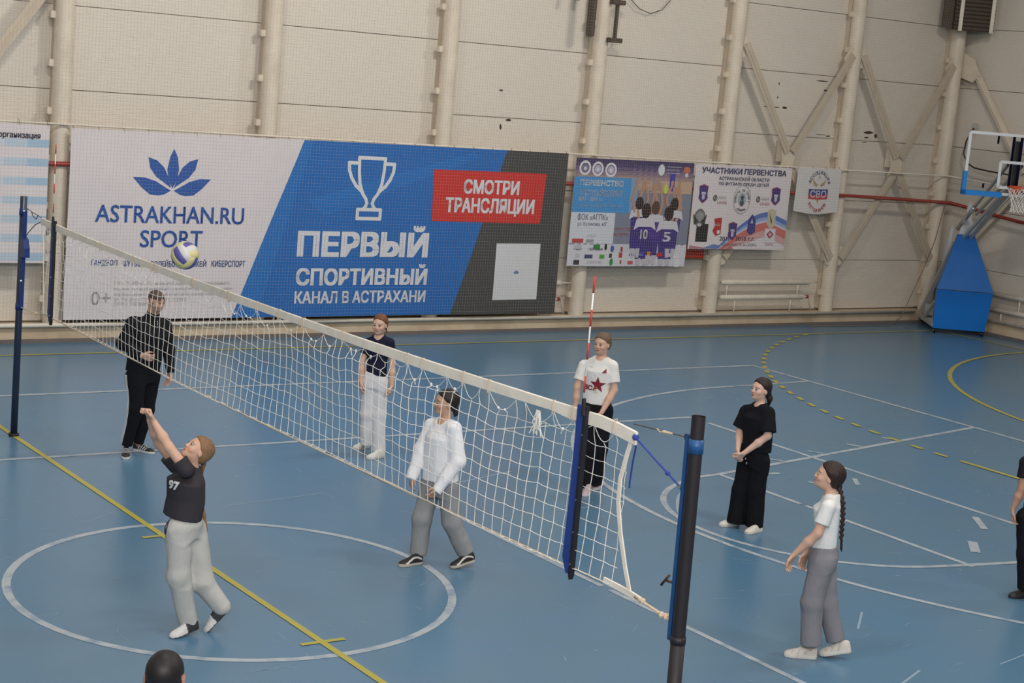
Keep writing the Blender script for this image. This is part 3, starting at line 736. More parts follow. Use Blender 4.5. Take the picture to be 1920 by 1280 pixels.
# participants poster
P2 = Sheet('poster', 'white participants poster with club crests and a tricolour swoosh', 13.90, 16.24, 1.465, 2.985, 11, .009)
def swoosh(lo, hi, c, l, x0=14.55, x1=16.235):
    P2.d.col = c; v = []; n = 24
    for i in range(n+1):
        t = i/n; x = x0+(x1-x0)*t; top = 1.47+.70*math.sin(min(t*1.3, 1)*math.pi/2)-.16*max(0, t-.72)/.28; k = .35+.65*min(1, t*2)
        for off in (lo, hi): v.append(P2.fn(x, max(1.468, top-off*k), l))
    P2.d.add(v, [(2*i, 2*i+2, 2*i+3, 2*i+1) for i in range(n)])
swoosh(0, .09, (.10, .17, .48), 2); swoosh(.085, .15, (.28, .38, .62), 2); swoosh(.15, .19, (.58, .58, .66), 2); swoosh(.185, .34, (.58, .17, .15), 2); swoosh(.34, .46, (.62, .36, .36), 2)
P2.poly([(13.93, 1.53), (13.93, 1.47), (14.55, 1.47), (14.2, 1.50)], (.5, .2, .22), 2); P2.poly([(14.2, 1.47), (14.75, 1.47), (14.7, 1.52), (14.5, 1.56)], (.15, .22, .5), 2); P2.poly([(14.7, 1.47), (15.0, 1.47), (14.9, 1.53), (14.75, 1.53)], (.55, .12, .12), 2)
CR = [(14.13, 2.46, 'crest'), (15.90, 2.46, 'crest'), (14.10, 2.0, 'skull'), (14.53, 1.90, 'red'), (14.92, 1.80, 'crest'), (15.38, 1.93, 'diamond'), (15.85, 2.04, 'wings')]
def crest(x, z, w, h, c, l=4): P2.poly([(x-w, z+h*.8), (x-w*.5, z+h*.9), (x, z+h), (x+w*.5, z+h*.9), (x+w, z+h*.8), (x+w*.85, z), (x+w, z-h*.45), (x+w*.5, z-h*.8), (x, z-h), (x-w*.5, z-h*.8), (x-w, z-h*.45), (x-w*.85, z)], c, l)
for x, z, k in CR:
    if k == 'crest': crest(x, z, .11, .17, (.25, .05, .12)); crest(x, z, .095, .15, (.06, .04, .20), 5); P2.rect(x-.05, x+.05, z-.01, z+.03, (.5, .5, .6), 6, 1, 1); crest(x, z-.06, .035, .05, (.5, .48, .6), 6)
    if k == 'skull': P2.disc(x, z+.03, .13, .16, (.16, .16, .16), 4); P2.disc(x, z+.05, .09, .09, (.28, .28, .28), 5); P2.poly([(x-.16, z+.1), (x-.02, z-.04), (x-.12, z-.1)], (.05, .05, .05), 6); P2.poly([(x+.16, z+.1), (x+.02, z-.04), (x+.12, z-.1)], (.05, .05, .05), 6); P2.disc(x, z-.1, .05, .03, (.5, .5, .5), 6)
    if k == 'red': P2.poly([(x-.08, z+.12), (x+.1, z+.14), (x+.1, z-.16), (x-.02, z-.19), (x-.1, z-.1), (x-.05, z)], (.45, .03, .03), 4); P2.disc(x+.04, z-.12, .04, .04, (.65, .65, .65), 5, 10); P2.text('1970', x-.05, x+.07, z-.02, z+.03, (.6, .5, .4), 6)
    if k == 'diamond': P2.poly([(x, z+.19), (x+.09, z+.08), (x+.1, z-.14), (x, z-.2), (x-.1, z-.14), (x-.09, z+.08)], (.05, .05, .22), 4); P2.poly([(x, z+.12), (x+.03, z+.02), (x-.03, z+.02)], (.5, .5, .6), 5)
    if k == 'wings': crest(x, z, .11, .19, (.55, .48, .36)); P2.poly([(x-.07, z+.12), (x+.02, z-.05), (x, z-.1)], (.05, .04, .03), 5); P2.poly([(x+.09, z+.1), (x+.02, z-.08), (x+.05, z+.0)], (.55, .25, .05), 5)
P2.rect(14.05, 14.32, 1.60, 1.92, (.02, .02, .02), 4, 2, 2)
P2.ring(15.08, 2.38, .20, .215, (.4, .4, .42), 4, 30, 1.25); P2.disc(15.08, 2.38, .10, .125, (.35, .42, .45), 4); P2.disc(15.08, 2.31, .05, .05, (.06, .07, .09), 5)
st = [(15.08+(.06 if k % 2 == 0 else .025)*math.sin(k*math.pi/5), 2.41+(.075 if k % 2 == 0 else .03)*math.cos(k*math.pi/5)) for k in range(10)]; P2.poly(st, (.03, .04, .07), 6)
P2.arctext('ВМЕСТЕ ЗА СПОРТ', 15.08, 2.38, .165, 200, -20, .062, (.12, .12, .16)); P2.arctext('АСТРАХАНЬ', 15.08, 2.36, .18, 235, 305, .055, (.12, .12, .16), inward=True)
for x in (14.42, 15.48):
    P2.ring(x, 2.39, .03, .05, (.10, .10, .10), 4, 16, 1.1); P2.line([(x-.01, 2.34), (x+.012, 2.44)], .02, (.1, .1, .1), 5)
    P2.text('АКБЛ', x+.08, x+.26, 2.375, 2.425, (.35, .33, .36)); P2.text('LINER', x+.06, x+.29, 2.285, 2.335, (.5, .2, .2))
P2.rect(15.72, 15.98, 1.60, 1.86, (.66, .62, .66), 4, 2, 2); P2.poly([(15.85, 1.83), (15.94, 1.75), (15.85, 1.67), (15.76, 1.75)], (.40, .04, .10), 5); P2.poly([(15.85, 1.79), (15.89, 1.75), (15.85, 1.71), (15.81, 1.75)], (.6, .5, .55), 6)
for t, r, c, o in [('УЧАСТНИКИ ПЕРВЕНСТВА', (14.05, 16.10, 2.827, 2.935), (.06, .06, .16), .035), ('АСТРАХАНСКОЙ ОБЛАСТИ', (14.47, 15.70, 2.715, 2.795), (.07, .07, .18), .02), ('ПО ФУТЗАЛУ СРЕДИ ДЕТЕЙ', (14.48, 15.70, 2.615, 2.695), (.07, .07, .18), .02),
                   ('2017 - 2018 г.г.', (14.62, 15.50, 1.622, 1.70), (.10, .09, .14), .02), ('АРОО «ВМЕСТЕ ЗА СПОРТ»', (14.70, 15.56, 1.525, 1.575), (.12, .10, .14), 0), ('СПАРТАК', (15.76, 15.95, 1.545, 1.585), (.5, .15, .18), 0)]:
    P2.text(t, *r, c, offset=o)
P2.done()

# small flag
F = Sheet('flag', 'small white cloth flag with a round emblem and a tricolour band', 16.40, 17.52, 2.20, 3.01, 21, .008, slack=.022, base=(.66, .63, .62), sagbot=.05, group=None, mt=mat('flag_cloth', (.66, .63, .62), rough=.8), cat='flag')
F.rect(16.72, 17.23, 2.54, 2.64, (.05, .06, .24), 2, 6, 2); F.rect(16.72, 17.23, 2.46, 2.54, (.50, .04, .05), 2, 6, 2)
for sx in (-1, 1): F.poly([(16.975+sx*.03, 2.72), (16.975+sx*.06, 2.68), (16.975+sx*.15, 2.72), (16.975+sx*.17, 2.82), (16.975+sx*.10, 2.76)], (.42, .30, .18), 2)
F.poly([(16.94, 2.46), (17.01, 2.46), (16.975, 2.38)], (.5, .3, .14), 2); F.disc(16.975, 2.85, .03, .04, (.55, .45, .35), 2, 10)
F.text('СВО', 16.76, 17.19, 2.49, 2.62, (.66, .64, .66), 4, .02)
F.arctext('АССОЦИАЦИЯ', 16.975, 2.68, .26, 168, 12, .085, (.08, .08, .14)); F.arctext('ВЕТЕРАНОВ', 16.975, 2.50, .24, 205, 335, .085, (.45, .05, .05), inward=True)
F.done()

# ------------------------------------------------------------------ protective netting in front of the whole wall
hn = MB()
def cordline(a, b_, r, n=3):
    a, b_ = Vector(a), Vector(b_); d = (b_-a).normalized(); s = d.cross(Vector((0, 1, 0))).normalized(); u = Vector((0, 1, 0))
    v = []
    for p in (a, b_):
        v += [p+s*r, p-s*r*.5+u*r*.87, p-s*r*.5-u*r*.87]
    hn.add(v, [(0, 1, 4, 3), (1, 2, 5, 4), (2, 0, 3, 5)])
x = -1.0
YN = 10.60
while x < 20.2:
    k = math.sin(x*1.7)*.012
    cordline((x+k, YN+.02*math.sin(x*2), .36), (x-k, YN, 6.6), .0010); x += .05
z = .36
while z < 6.6:
    cordline((-1, YN, z+.01), (20.2, YN, z-.01), .0010); z += .05
tag(hn.build('protective_net', M['hallnet'], kind='stuff'), 'fine-mesh protective netting hung in front of the whole long wall', 'net')


# ------------------------------------------------------------------ volleyball net and posts
def zt(y):   # top edge of the tape
    t = (y+4.96)/(4.91+4.96); return 2.458-.07*math.sin(math.pi*t)**.8 if 0 < t < 1 else 2.458
def zb(y):
    t = (y+5.05)/(4.7+5.05); return 1.475-.04*math.sin(math.pi*max(0, min(1, t)))
net = empty('volleyball_net', (0, 0, 1.44), 'cream volleyball net with knotted and torn loops under its tape', 'net')
rn = random.Random(3)
ys = [4.78-.1018*i for i in range(96)]
R_ = 8
grid = {}
for i, y in enumerate(ys):
    top = zt(y)-.075; jit = .018*math.sin(i*1.9)+rn.uniform(-.01, .01)
    ztop = top-.115-.02*math.sin(i*.55)+jit*.5
    edge = min(i, 95-i)
    for j in range(R_+1):
        z = zb(y)+.008+(ztop-zb(y))*(j/R_)**(.93)
        swing = .006*math.sin(j*.7+i*.11)+rn.uniform(-.004, .004)
        grid[i, j] = Vector((rn.uniform(-.005, .005)+.03*math.sin(i*.13+j*.3), y+swing*(1 if 0 < j < R_ else .4), z+rn.uniform(-.002, .002)))
cords = MB(); CR_ = .0023
for i in range(96):
    p = [grid[i, j] for j in range(R_+1)]; q = [Vector((0, p[0].y+rn.choice((-.02, -.01, .02)), zb(p[0].y)))]
    for a, b_ in zip([q[0]]+p[:-1], p):
        q += [(a+b_)/2+Vector((0, rn.uniform(-.002, .002), 0)), b_]
    cords.tube(q, CR_, 4, cap=False)
for j in range(R_+1):
    q = []
    for i in range(96):
        q.append(grid[i, j])
        if i < 95: q.append((grid[i, j]+grid[i+1, j])/2+Vector((0, 0, -.003)))
    cords.tube([Vector((0, zt(0)*0+4.86, q[0].z))]+q+[Vector((0, -4.93, q[-1].z))], CR_, 4, cap=False)
# loops between tape and first row, with knots
i = 0; knots = MB(); ties = MB()
att = []
while i < 95:
    n = rn.choice((1, 2, 2, 3)); n = min(n, 95-i)
    A = Vector((0, ys[i], zt(ys[i])-.07)); Bp = Vector((0, ys[i+n], zt(ys[i+n])-.07)); att.append(A)
    dip = rn.uniform(.03, .1) if n > 1 else .02
    lp = [A.lerp(Bp, k/8)+Vector((.004, 0, -dip*math.sin(math.pi*k/8))) for k in range(9)]
    if n > 1:
        cords.tube(lp, CR_, 4, cap=False)
        for m_ in range(1, n):
            k = round(8*m_/n); g = grid[i+m_, R_]
            cords.tube([lp[k], (lp[k]+g)/2+Vector((.01, rn.uniform(-.025, .025), 0)), g], CR_, 4, cap=False)
            if rn.random() < .55:
                knots.ball(lp[k], (.008, rn.uniform(.008, .014), rn.uniform(.008, .014)), 6, 4)
                if rn.random() < .5: knots.tube([lp[k], lp[k]+Vector((.01, rn.uniform(-.03, .03), rn.uniform(-.05, -.02)))], .004, 4)
    cords.tube([A, (A+grid[i, R_])/2+Vector((0, rn.uniform(-.02, .02), 0)), grid[i, R_]], CR_, 4, cap=False)
    if rn.random() < .45:
        y = ys[i]; z1 = zt(y)+.004; z0 = zt(y)-.08
        ties.tube([(-.011, y, z0), (-.011, y, z1), (.011, y+.005, z1), (.011, y+.01, z0), (-.011, y, z0)], .0035, 4)
        if rn.random() < .3:
            ties.tube([(-.013, y+.018, z0), (-.013, y+.02, z1), (.013, y+.02, z1), (.013, y+.025, z0), (-.013, y+.018, z0)], .0035, 4)
    i += n
# the frayed tassel near the antenna
for k in range(16):
    y = -4.02+rn.uniform(-.02, .02); knots.tube([(0, y, zt(y)-.09), (rn.uniform(-.02, .02), y+rn.uniform(-.04, .04), zt(y)-.17), (rn.uniform(-.02, .02), y+rn.uniform(-.05, .05), zt(y)-rn.uniform(.2, .26))], .003, 4)
cords.build('mesh_cords', M['cord'], net, kind='stuff')
knots.build('knots', M['cord'], net, kind='stuff')
ties.build('lacing', M['rope'], net, kind='stuff')
b = MB(); v = []; n = 60
ysT = [-4.99+(9.92)*k/n for k in range(n+1)]
for y in ysT:
    h = .066+.006*math.sin(y*1.7) if y > -4.3 else .078; w_ = .0065+.002*math.sin(y*6)
    t = zt(y)-(.035*max(0, (-4.72-y)/.27) if y < -4.72 else 0)
    v += [(-w_, y, t-.004), (0, y, t+.003), (w_, y, t-.004), (w_, y, t-h*.5), (w_*.9, y, t-h), (-w_*.9, y, t-h), (-w_, y, t-h*.5)]
b.add(v, [(7*k+a, 7*k+(a+1) % 7, 7*(k+1)+(a+1) % 7, 7*(k+1)+a) for k in range(n) for a in range(7)]+[tuple(range(7)), tuple(7*n+a for a in range(7))[::-1]])
b.build('top_tape', M['tape'], net)
MB().tube([(0, y, zb(y)) for y in [-5.08+9.8*k/40 for k in range(41)]], .006, 6).build('bottom_cord', M['rope'], net, smooth=True)
MB().ribbon([(0, -4.96, 2.40), (0, -4.92, 2.28), (0, -4.88, 2.12), (0, -4.88, 1.98), (0, -4.93, 1.8), (0, -5.0, 1.62), (0, -5.07, 1.47)], (1, 0, 0), .03, .008).build('side_cord', M['tape'], net)
MB().ribbon([(0, 4.90, 2.43), (0, 4.84, 2.2), (0, 4.81, 2.0), (0, 4.78, 1.75), (0, 4.74, 1.47)], (1, 0, 0), .02, .006).build('side_cord', M['tape'], net)
MB().ribbon([(0, -4.82, 1.487), (0, -4.95, 1.485), (0, -5.09, 1.478), (0, -5.16, 1.47)], (1, 0, 0), .035, .014).build('cord_sleeve', M['tape'], net)
MB().tube([(0, -5.12, 1.478), (0, -5.2, 1.465), (0, -5.25, 1.46), (0, -5.43, 1.44)], [.013, .009, .008, .012], 8).build('bottom_rope', M['rope'], net, smooth=True)
kn_ = MB()
for k in range(5): kn_.ball((rn.uniform(-.01, .01), -5.15-.012*k, 1.472), (.016, .012, .016), 6, 4); kn_.ball((rn.uniform(-.012, .012), -5.36-.014*k, 1.448), (.02, .014, .018), 6, 4)
kn_.build('rope_knot', M['rope'], net)
MB().tube([(0, -4.95, 2.462), (0, -5.08, 2.470), (0, -5.2, 2.478), (0, -5.42, 2.49)], .0035, 6).build('tension_wire', M['wire'], net)
MB().tube([(0, -5.16, 2.480), (0, -5.2, 2.468), (0, -5.22, 2.476), (0, -5.3, 2.482)], [.004, .007, .011, .006], 6).build('wire_clamp', M['rope'], net)
MB().tube([(0, -4.98, 2.39), (0, -5.18, 2.30), (0, -5.30, 2.25), (0, -5.41, 2.20)], .006, 6).build('blue_strap', M['strap'], net)
MB().ribbon([(0, -4.98, 2.395), (.005, -4.985, 2.33), (.01, -4.965, 2.24), (.01, -4.955, 2.12), (.012, -4.955, 2.08)], (1, 0, 0), .012, .004).build('strap_end', M['strap'], net)
kk = MB(); kk.ball((0, -4.98, 2.39), (.02, .02, .022), 8, 6); kk.ball((0, -5.29, 2.253), (.015, .017, .014), 8, 6); kk.build('strap_knot', M['strap'], net)
MB().tube([(0, 4.9, 2.455), (0, 5.05, 2.47), (0, 5.15, 2.475), (0, 5.38, 2.505)], .004, 6).tube([(0, 5.02, 2.47), (.01, 5.1, 2.42), (0, 5.17, 2.44), (0, 5.22, 2.48)], .005, 6).build('tension_wire', M['wire'], net)
MB().tube([(0, 4.9, 2.42), (0, 5.1, 2.36), (0, 5.3, 2.25), (0, 5.42, 2.17)], .005, 6).build('tie_rope', M['wire'], net)
MB().tube([(0, 4.74, 1.47), (0, 4.9, 1.45), (0, 5.1, 1.435), (0, 5.42, 1.43)], .005, 6).ball((0, 4.95, 1.44), .02, 6, 4).ball((0, 5.1, 1.42), .014, 6, 4).build('tie_rope', M['rope'], net)


def antenna(y, label):
    a = empty('antenna', (0, y, 2.38), label, 'antenna', 'net antennas')
    x = -.03
    MB().tube([(x, y, 2.44), (x, y, 3.25)], .005, 8).build('rod', M['white'], a, smooth=True)
    for k in range(4):
        z = 3.255-.2*k; MB().tube([(x, y, z-.1), (x, y, z)], .006, 8).build('red_band', M['red'], a, smooth=True)
    return a
antenna(-4.5, 'red and white banded antenna rising from the near end of the net')
antenna(4.5, 'red and white banded antenna rising from the far end of the net')
def sleeve(y, label):
    a = empty('side_band', (0, y, 1.45), label, 'side band', 'net side bands')
    pts = [(-.022, y-.012, 2.47), (-.022, y+.062, 2.47), (-.022, y+.06, 1.95), (-.022, y+.075, 1.52), (-.022, y+.03, 1.43), (-.022, y-.012, 1.43)]
    MB().prism(pts, (.03, 0, 0)).build('blue_cover', M['blue_sleeve'], a)
    MB().prism([(-.030, y-.034, 2.475), (-.030, y-.010, 2.475), (-.030, y-.008, 1.43), (-.030, y-.018, 1.40), (-.030, y-.030, 1.43)], (.032, 0, 0)).build('black_edge', M['black_sleeve'], a)
    MB().tube([(-.03, y-.015, 2.42), (-.03, y-.005, 2.52)], [.018, .012], 8).build('rod_grip', M['black_sleeve'], a)
    for k in range(5): MB().ball((-.032, y-.022, 2.3-.2*k), .006, 6, 4).build('stud', M['chrome'], a)
sleeve(-4.5, 'blue and black side band strapped over the near end of the net')
sleeve(4.5, 'blue and black side band strapped over the far end of the net')

# near post (dark brown steel), leaning slightly towards the net
po = empty('net_post', (.0, -5.5, 0), 'near net post, tall dark brown steel tube with a blue sliding rail', 'post', 'volleyball net posts')
PT, PB = Vector((0, -5.50, 2.628)), Vector((0, -5.545, 0))
def pp(z, dy=0.0, dx=0.0): return PB.lerp(PT, z/2.628)+Vector((dx, dy, 0))
MB().tube([pp(0), pp(2.628)], .0385, 24, cap=False).tube([pp(2.628), pp(2.5)], .034, 24, cap=False).build('tube', M['pole_brown'], po, smooth=True)
MB().tube([pp(0), pp(1.33)], .0415, 24).build('outer_tube', M['pole_brown'], po, smooth=True)
MB().tube([pp(2.42), pp(2.50)], .0425, 24).build('clamp_band', M['pole_blue'], po, smooth=True)
MB().tube([pp(1.33), pp(1.37)], .0445, 24).build('collar', M['pole_brown'], po, smooth=True)
MB().beam(pp(1.33, .065), pp(2.50, .065), .03, .028, up=(0, 1, 0)).build('rail', M['pole_blue'], po)
MB().beam(pp(1.35, .046), pp(2.49, .046), .016, .02, up=(0, 1, 0)).build('rail_web', M['navy_blue'], po)
MB().beam(pp(2.505, .02), pp(2.505, .085), .02, .012).build('top_lug', M['pole_blue'], po)
MB().tube([pp(2.49, .085+.018*math.cos(a), .0) + Vector((0, 0, .018*math.sin(a))) for a in [k*math.pi/6 for k in range(13)]], .004, 6).build('eye_ring', M['wire'], po)
MB().tube([pp(2.2, .085, -.002), pp(2.2, .105, -.002)], .012, 8).build('strap_hook', M['chrome'], po)
MB().tube([pp(2.17, .09, .02), pp(2.17, .094, .02)+Vector((0, 0, 0))], .0, 8)
cr = [pp(1.66, .07), pp(1.66, .10, -.02), pp(1.665, .115, -.03)]
MB().tube(cr, .008, 8).tube([pp(1.63, .14, -.04), pp(1.70, .09, -.03)], .008, 8).build('crank_handle', M['dark_metal'], po, smooth=True)
dsk = MB(); c0 = Vector((.035, -5.405, 2.10)); dv = []
dsk.prism([c0+Vector((0, .06*math.cos(a), .075*math.sin(a))) for a in [k*math.pi/12 for k in range(24)]], (.01, 0, 0))
tag(dsk.build('plastic_disc', M['white']), 'white plastic disc hooked behind the near net post', 'disc')
# far post (navy)
po = empty('net_post', (0, 5.5, 0), 'far net post, slim navy steel tube near the left edge of the view', 'post', 'volleyball net posts')
PT, PB = Vector((0, 5.475, 2.618)), Vector((0, 5.50, 0))
def pp(z, dy=0.0, dx=0.0): return PB.lerp(PT, z/2.618)+Vector((dx, dy, 0))
MB().tube([pp(0), pp(2.618)], .037, 20).build('tube', M['pole_navy'], po, smooth=True)
MB().tube([pp(0), pp(.03)], .055, 20).build('floor_socket', M['pole_brown'], po, smooth=True)
for z in (2.45, 1.43): MB().tube([pp(z-.035), pp(z+.035)], .042, 20).build('clamp_band', M['navy_blue'], po, smooth=True)
MB().beam(pp(1.42, -.055), pp(2.47, -.055), .04, .035, up=(0, 1, 0)).build('rail', M['navy_blue'], po)
MB().prism([pp(1.98, -.06, -.03), pp(1.98, -.17, -.03), pp(2.08, -.165, -.03), pp(2.17, -.12, -.03), pp(2.19, -.06, -.03)], (.06, 0, 0)).build('winch_box', M['navy_blue'], po)
for z in (1.72, 2.47): MB().ball(pp(z, -.08, -.02), .014, 8, 6).build('bolt', M['chrome'], po)

# ------------------------------------------------------------------ mobile basketball stand
bs = empty('basketball_stand', (19.96, 9.49, 0), 'mobile basketball stand with tall blue padded front', 'basketball stand')
bf, bl = Vector((-.56, -.83, 0)).normalized(), Vector((-.83, .56, 0)).normalized(); BO = Vector((19.96, 9.49, 0))
def bp_(f, l, z): return BO+bf*f+bl*l+Vector((0, 0, z))
def slab(c, d): return MB().prism(c, d)
lo = [bp_(0, .52, .10), bp_(0, -.50, .10), bp_(.03, -.56, .86), bp_(.03, .53, .86)]
MB().prism(lo, bf*-.09).build('lower_pad', M['pad_blue'], bs)
hi = [bp_(.03, .53, .875), bp_(.03, -.56, .875), bp_(-.28, -.15, 1.93), bp_(-.28, .17, 1.93)]
MB().prism(hi, bf*-.09).build('upper_pad', M['pad_blue'], bs)
for l in (.5, -.5):
    MB().beam(bp_(-.05, l, .16), bp_(-1.5, l*.9, .16), .07, .07).build('base_rail', M['frame_grey'], bs)
    MB().beam(bp_(-.1, l, .2), bp_(-.1, l*.9, .8), .06, .06, up=bf).build('front_upright', M['frame_grey'], bs)
    MB().beam(bp_(-1.4, l*.85, .2), bp_(-.35, l*.4, 1.75), .08, .06, up=bf).build('rear_strut', M['frame_grey'], bs)
    MB().beam(bp_(-.95, l*.9, .2), bp_(-.2, l*.6, .9), .06, .05, up=bf).build('inner_strut', M['frame_grey'], bs)
    for f in (-.06, -1.4):
        MB().tube([bp_(f, l*.93-.018, .05), bp_(f, l*.93+.018, .05)], .05, 12).build('wheel', M['black'], bs)
        MB().ball(bp_(f, l*.93, .05), .028, 8, 6).build('caster_hub', M['chrome'], bs)
for f in (-.1, -.8, -1.45): MB().beam(bp_(f, .5, .16), bp_(f, -.5, .16), .07, .07).build('cross_member', M['frame_grey'], bs)
MB().prism([bp_(-1.1, .4, .2), bp_(-1.5, .4, .2), bp_(-1.5, .4, .42), bp_(-1.2, .4, .42)], bl*-.8).build('ballast_box', M['frame_grey'], bs)
# yoke on the pad top and long arms to the backboard
MB().prism([bp_(-.3, .16, 1.93), bp_(-.3, -.14, 1.93), bp_(-.3, -.05, 2.28), bp_(-.3, -.03, 2.56), bp_(-.3, .04, 2.56), bp_(-.3, .06, 2.28)], bf*-.05).build('yoke_plate', M['frame_white'], bs)
MB().prism([bp_(-.85, .28, 1.0), bp_(-.85, .12, 1.0), bp_(-.62, .19, 2.05), bp_(-.62, .23, 2.05)], bf*-.05).build('yoke_plate', M['frame_white'], bs)
BF = 2.28   # backboard plane, ahead of the base
for l in (.07, -.07):
    MB().beam(bp_(-.95, l, 1.55), bp_(BF-.12, l*.6, 3.05), .05, .06).build('main_arm', M['frame_grey'], bs)
    MB().beam(bp_(-.1, l, 2.35), bp_(BF-.12, l*1.8, 3.42), .04, .05).build('upper_arm', M['frame_grey'], bs)
MB().tube([bp_(-.55, .12, 2.02), bp_(.3, .1, 2.5)], .045, 12).build('gas_strut', M['chrome'], bs, smooth=True)
MB().beam(bp_(BF-.1, 0, 2.98), bp_(BF-.1, 0, 3.85), .10, .04, up=bf).build('board_mount', M['frame_grey'], bs)
# backboard
bb = MB(); z0, z1, hw = 2.90, 3.95, .90
for (a, b_) in (((-hw, z0), (hw, z0)), ((-hw, z1), (hw, z1)), ((-hw, z0), (-hw, z1)), ((hw, z0), (hw, z1))):
    bb.beam(bp_(BF, a[0], a[1]), bp_(BF, b_[0], b_[1]), .05, .06 if a[1] == b_[1] else .05, up=bf)
board = bb.build('backboard_frame', M['frame_white'], bs)
MB().prism([bp_(BF+.01, -hw+.02, z0), bp_(BF+.01, hw-.02, z0), bp_(BF+.01, hw-.02, z1), bp_(BF+.01, -hw+.02, z1)], bf*-.012).build('acrylic_board', M['acrylic'], bs)
for s in (1, -1):
    MB().prism([bp_(BF+.05, s*(hw+.04), z0-.06), bp_(BF+.05, s*(hw-.03), z0-.06), bp_(BF+.05, s*(hw-.03), z0+.36), bp_(BF+.05, s*(hw+.04), z0+.36)], bf*-.1).build('corner_pad', M['pad_light'], bs)
    MB().prism([bp_(BF+.05, s*(hw+.04), z0-.06), bp_(BF+.05, s*.22, z0-.06), bp_(BF+.05, s*.22, z0+.03), bp_(BF+.05, s*(hw+.04), z0+.03)], bf*-.1).build('bottom_pad', M['pad_light'], bs)
sq = MB()
for (a, b_) in (((-.3, 3.02), (.3, 3.02)), ((-.3, 3.47), (.3, 3.47)), ((-.3, 3.02), (-.3, 3.47)), ((.3, 3.02), (.3, 3.47))):
    sq.beam(bp_(BF+.016, a[0], a[1]), bp_(BF+.016, b_[0], b_[1]), .004 if a[1] == b_[1] else .05, .05 if a[1] == b_[1] else .004, up=(0, 0, 1) if a[1] == b_[1] else bf)
sq.build('target_square', M['frame_white'], bs)
for l in (.09, -.05): MB().beam(bp_(BF-.06, l, 3.0), bp_(BF-.06, l, 3.93), .045, .03, up=bf).build('rear_post', M['purple_bar'], bs)
for (l, a, b_) in ((.55, 2.98, 3.06), (.38, 3.78, 3.92)): MB().beam(bp_(BF-.03, l, a), bp_(BF-.03, l, b_), .03, .03, up=bf).build('board_clip', M['purple_bar'], bs)
rc_ = bp_(BF+.38, 0, 3.05)
rim = MB().tube([rc_+Vector((.225*math.cos(a), .225*math.sin(a), 0)) for a in [k*math.pi/16 for k in range(33)]], .009, 8, cap=False)
rim.beam(bp_(BF+.05, .07, 3.05), bp_(BF+.2, .07, 3.05), .02, .02).beam(bp_(BF+.05, -.07, 3.05), bp_(BF+.2, -.07, 3.05), .02, .02)
rim.prism([bp_(BF+.06, .1, 2.93), bp_(BF+.06, -.1, 2.93), bp_(BF+.06, -.1, 3.07), bp_(BF+.06, .1, 3.07)], bf*-.02)
rim_o = rim.build('rim', M['rim'], bs, smooth=False)
hnet = MB(); RR = [.22, .19, .155, .13, .125, .14]; ZZ = [3.04, 2.95, 2.86, 2.77, 2.69, 2.62]; n = 12
for s in (1, -1):
    for k in range(n):
        hnet.tube([rc_+Vector((RR[j]*math.cos(2*math.pi*(k+s*j*.5)/n), RR[j]*math.sin(2*math.pi*(k+s*j*.5)/n), ZZ[j]-3.05)) for j in range(6)], .0055, 4, cap=False)
hnet.build('hoop_net', M['cord'], rim_o)


# ------------------------------------------------------------------ the ball in the air: 18 panels in six groups of three
def volleyball(c, r):
    b = MB(); b.usecol = True; c = Vector(c)
    rot = Matrix.Rotation(.7, 3, 'X') @ Matrix.Rotation(.5, 3, 'Y') @ Matrix.Rotation(.4, 3, 'Z')
    cols = [(.62, .55, .26), (.60, .58, .56), (.10, .09, .30)]
    faces = [((1, 0, 0), (0, 1, 0)), ((-1, 0, 0), (0, 1, 0)), ((0, 1, 0), (0, 0, 1)), ((0, -1, 0), (0, 0, 1)), ((0, 0, 1), (1, 0, 0)), ((0, 0, -1), (1, 0, 0))]
    N = 12
    for n_, t_ in faces:
        n_, t_ = Vector(n_), Vector(t_); s_ = n_.cross(t_); v = []
        for k in range(3):
            b.col = cols[(k+(0 if n_.x+n_.y+n_.z > 0 else 1)) % 3]; v = []
            M1 = N//3
            for i in range(M1+1):
                for j in range(N+1):
                    a = math.tan((-1+2*(k*M1+i)/N)*math.pi/4); e = math.tan((-1+2*j/N)*math.pi/4)
                    d = (n_+s_*a+t_*e).normalized()
                    g = .965 if i in (0, M1) or j in (0, N) else 1.0
                    v.append(c+rot@d*r*g)
            b.add(v, [(i*(N+1)+j, (i+1)*(N+1)+j, (i+1)*(N+1)+j+1, i*(N+1)+j+1) for i in range(M1) for j in range(N)])
    return b.build('volleyball', M['ball'], smooth=True)
tag(volleyball((-.93, -.73, 2.845), .105), 'white, yellow and violet volleyball in the air above the net tape', 'ball')


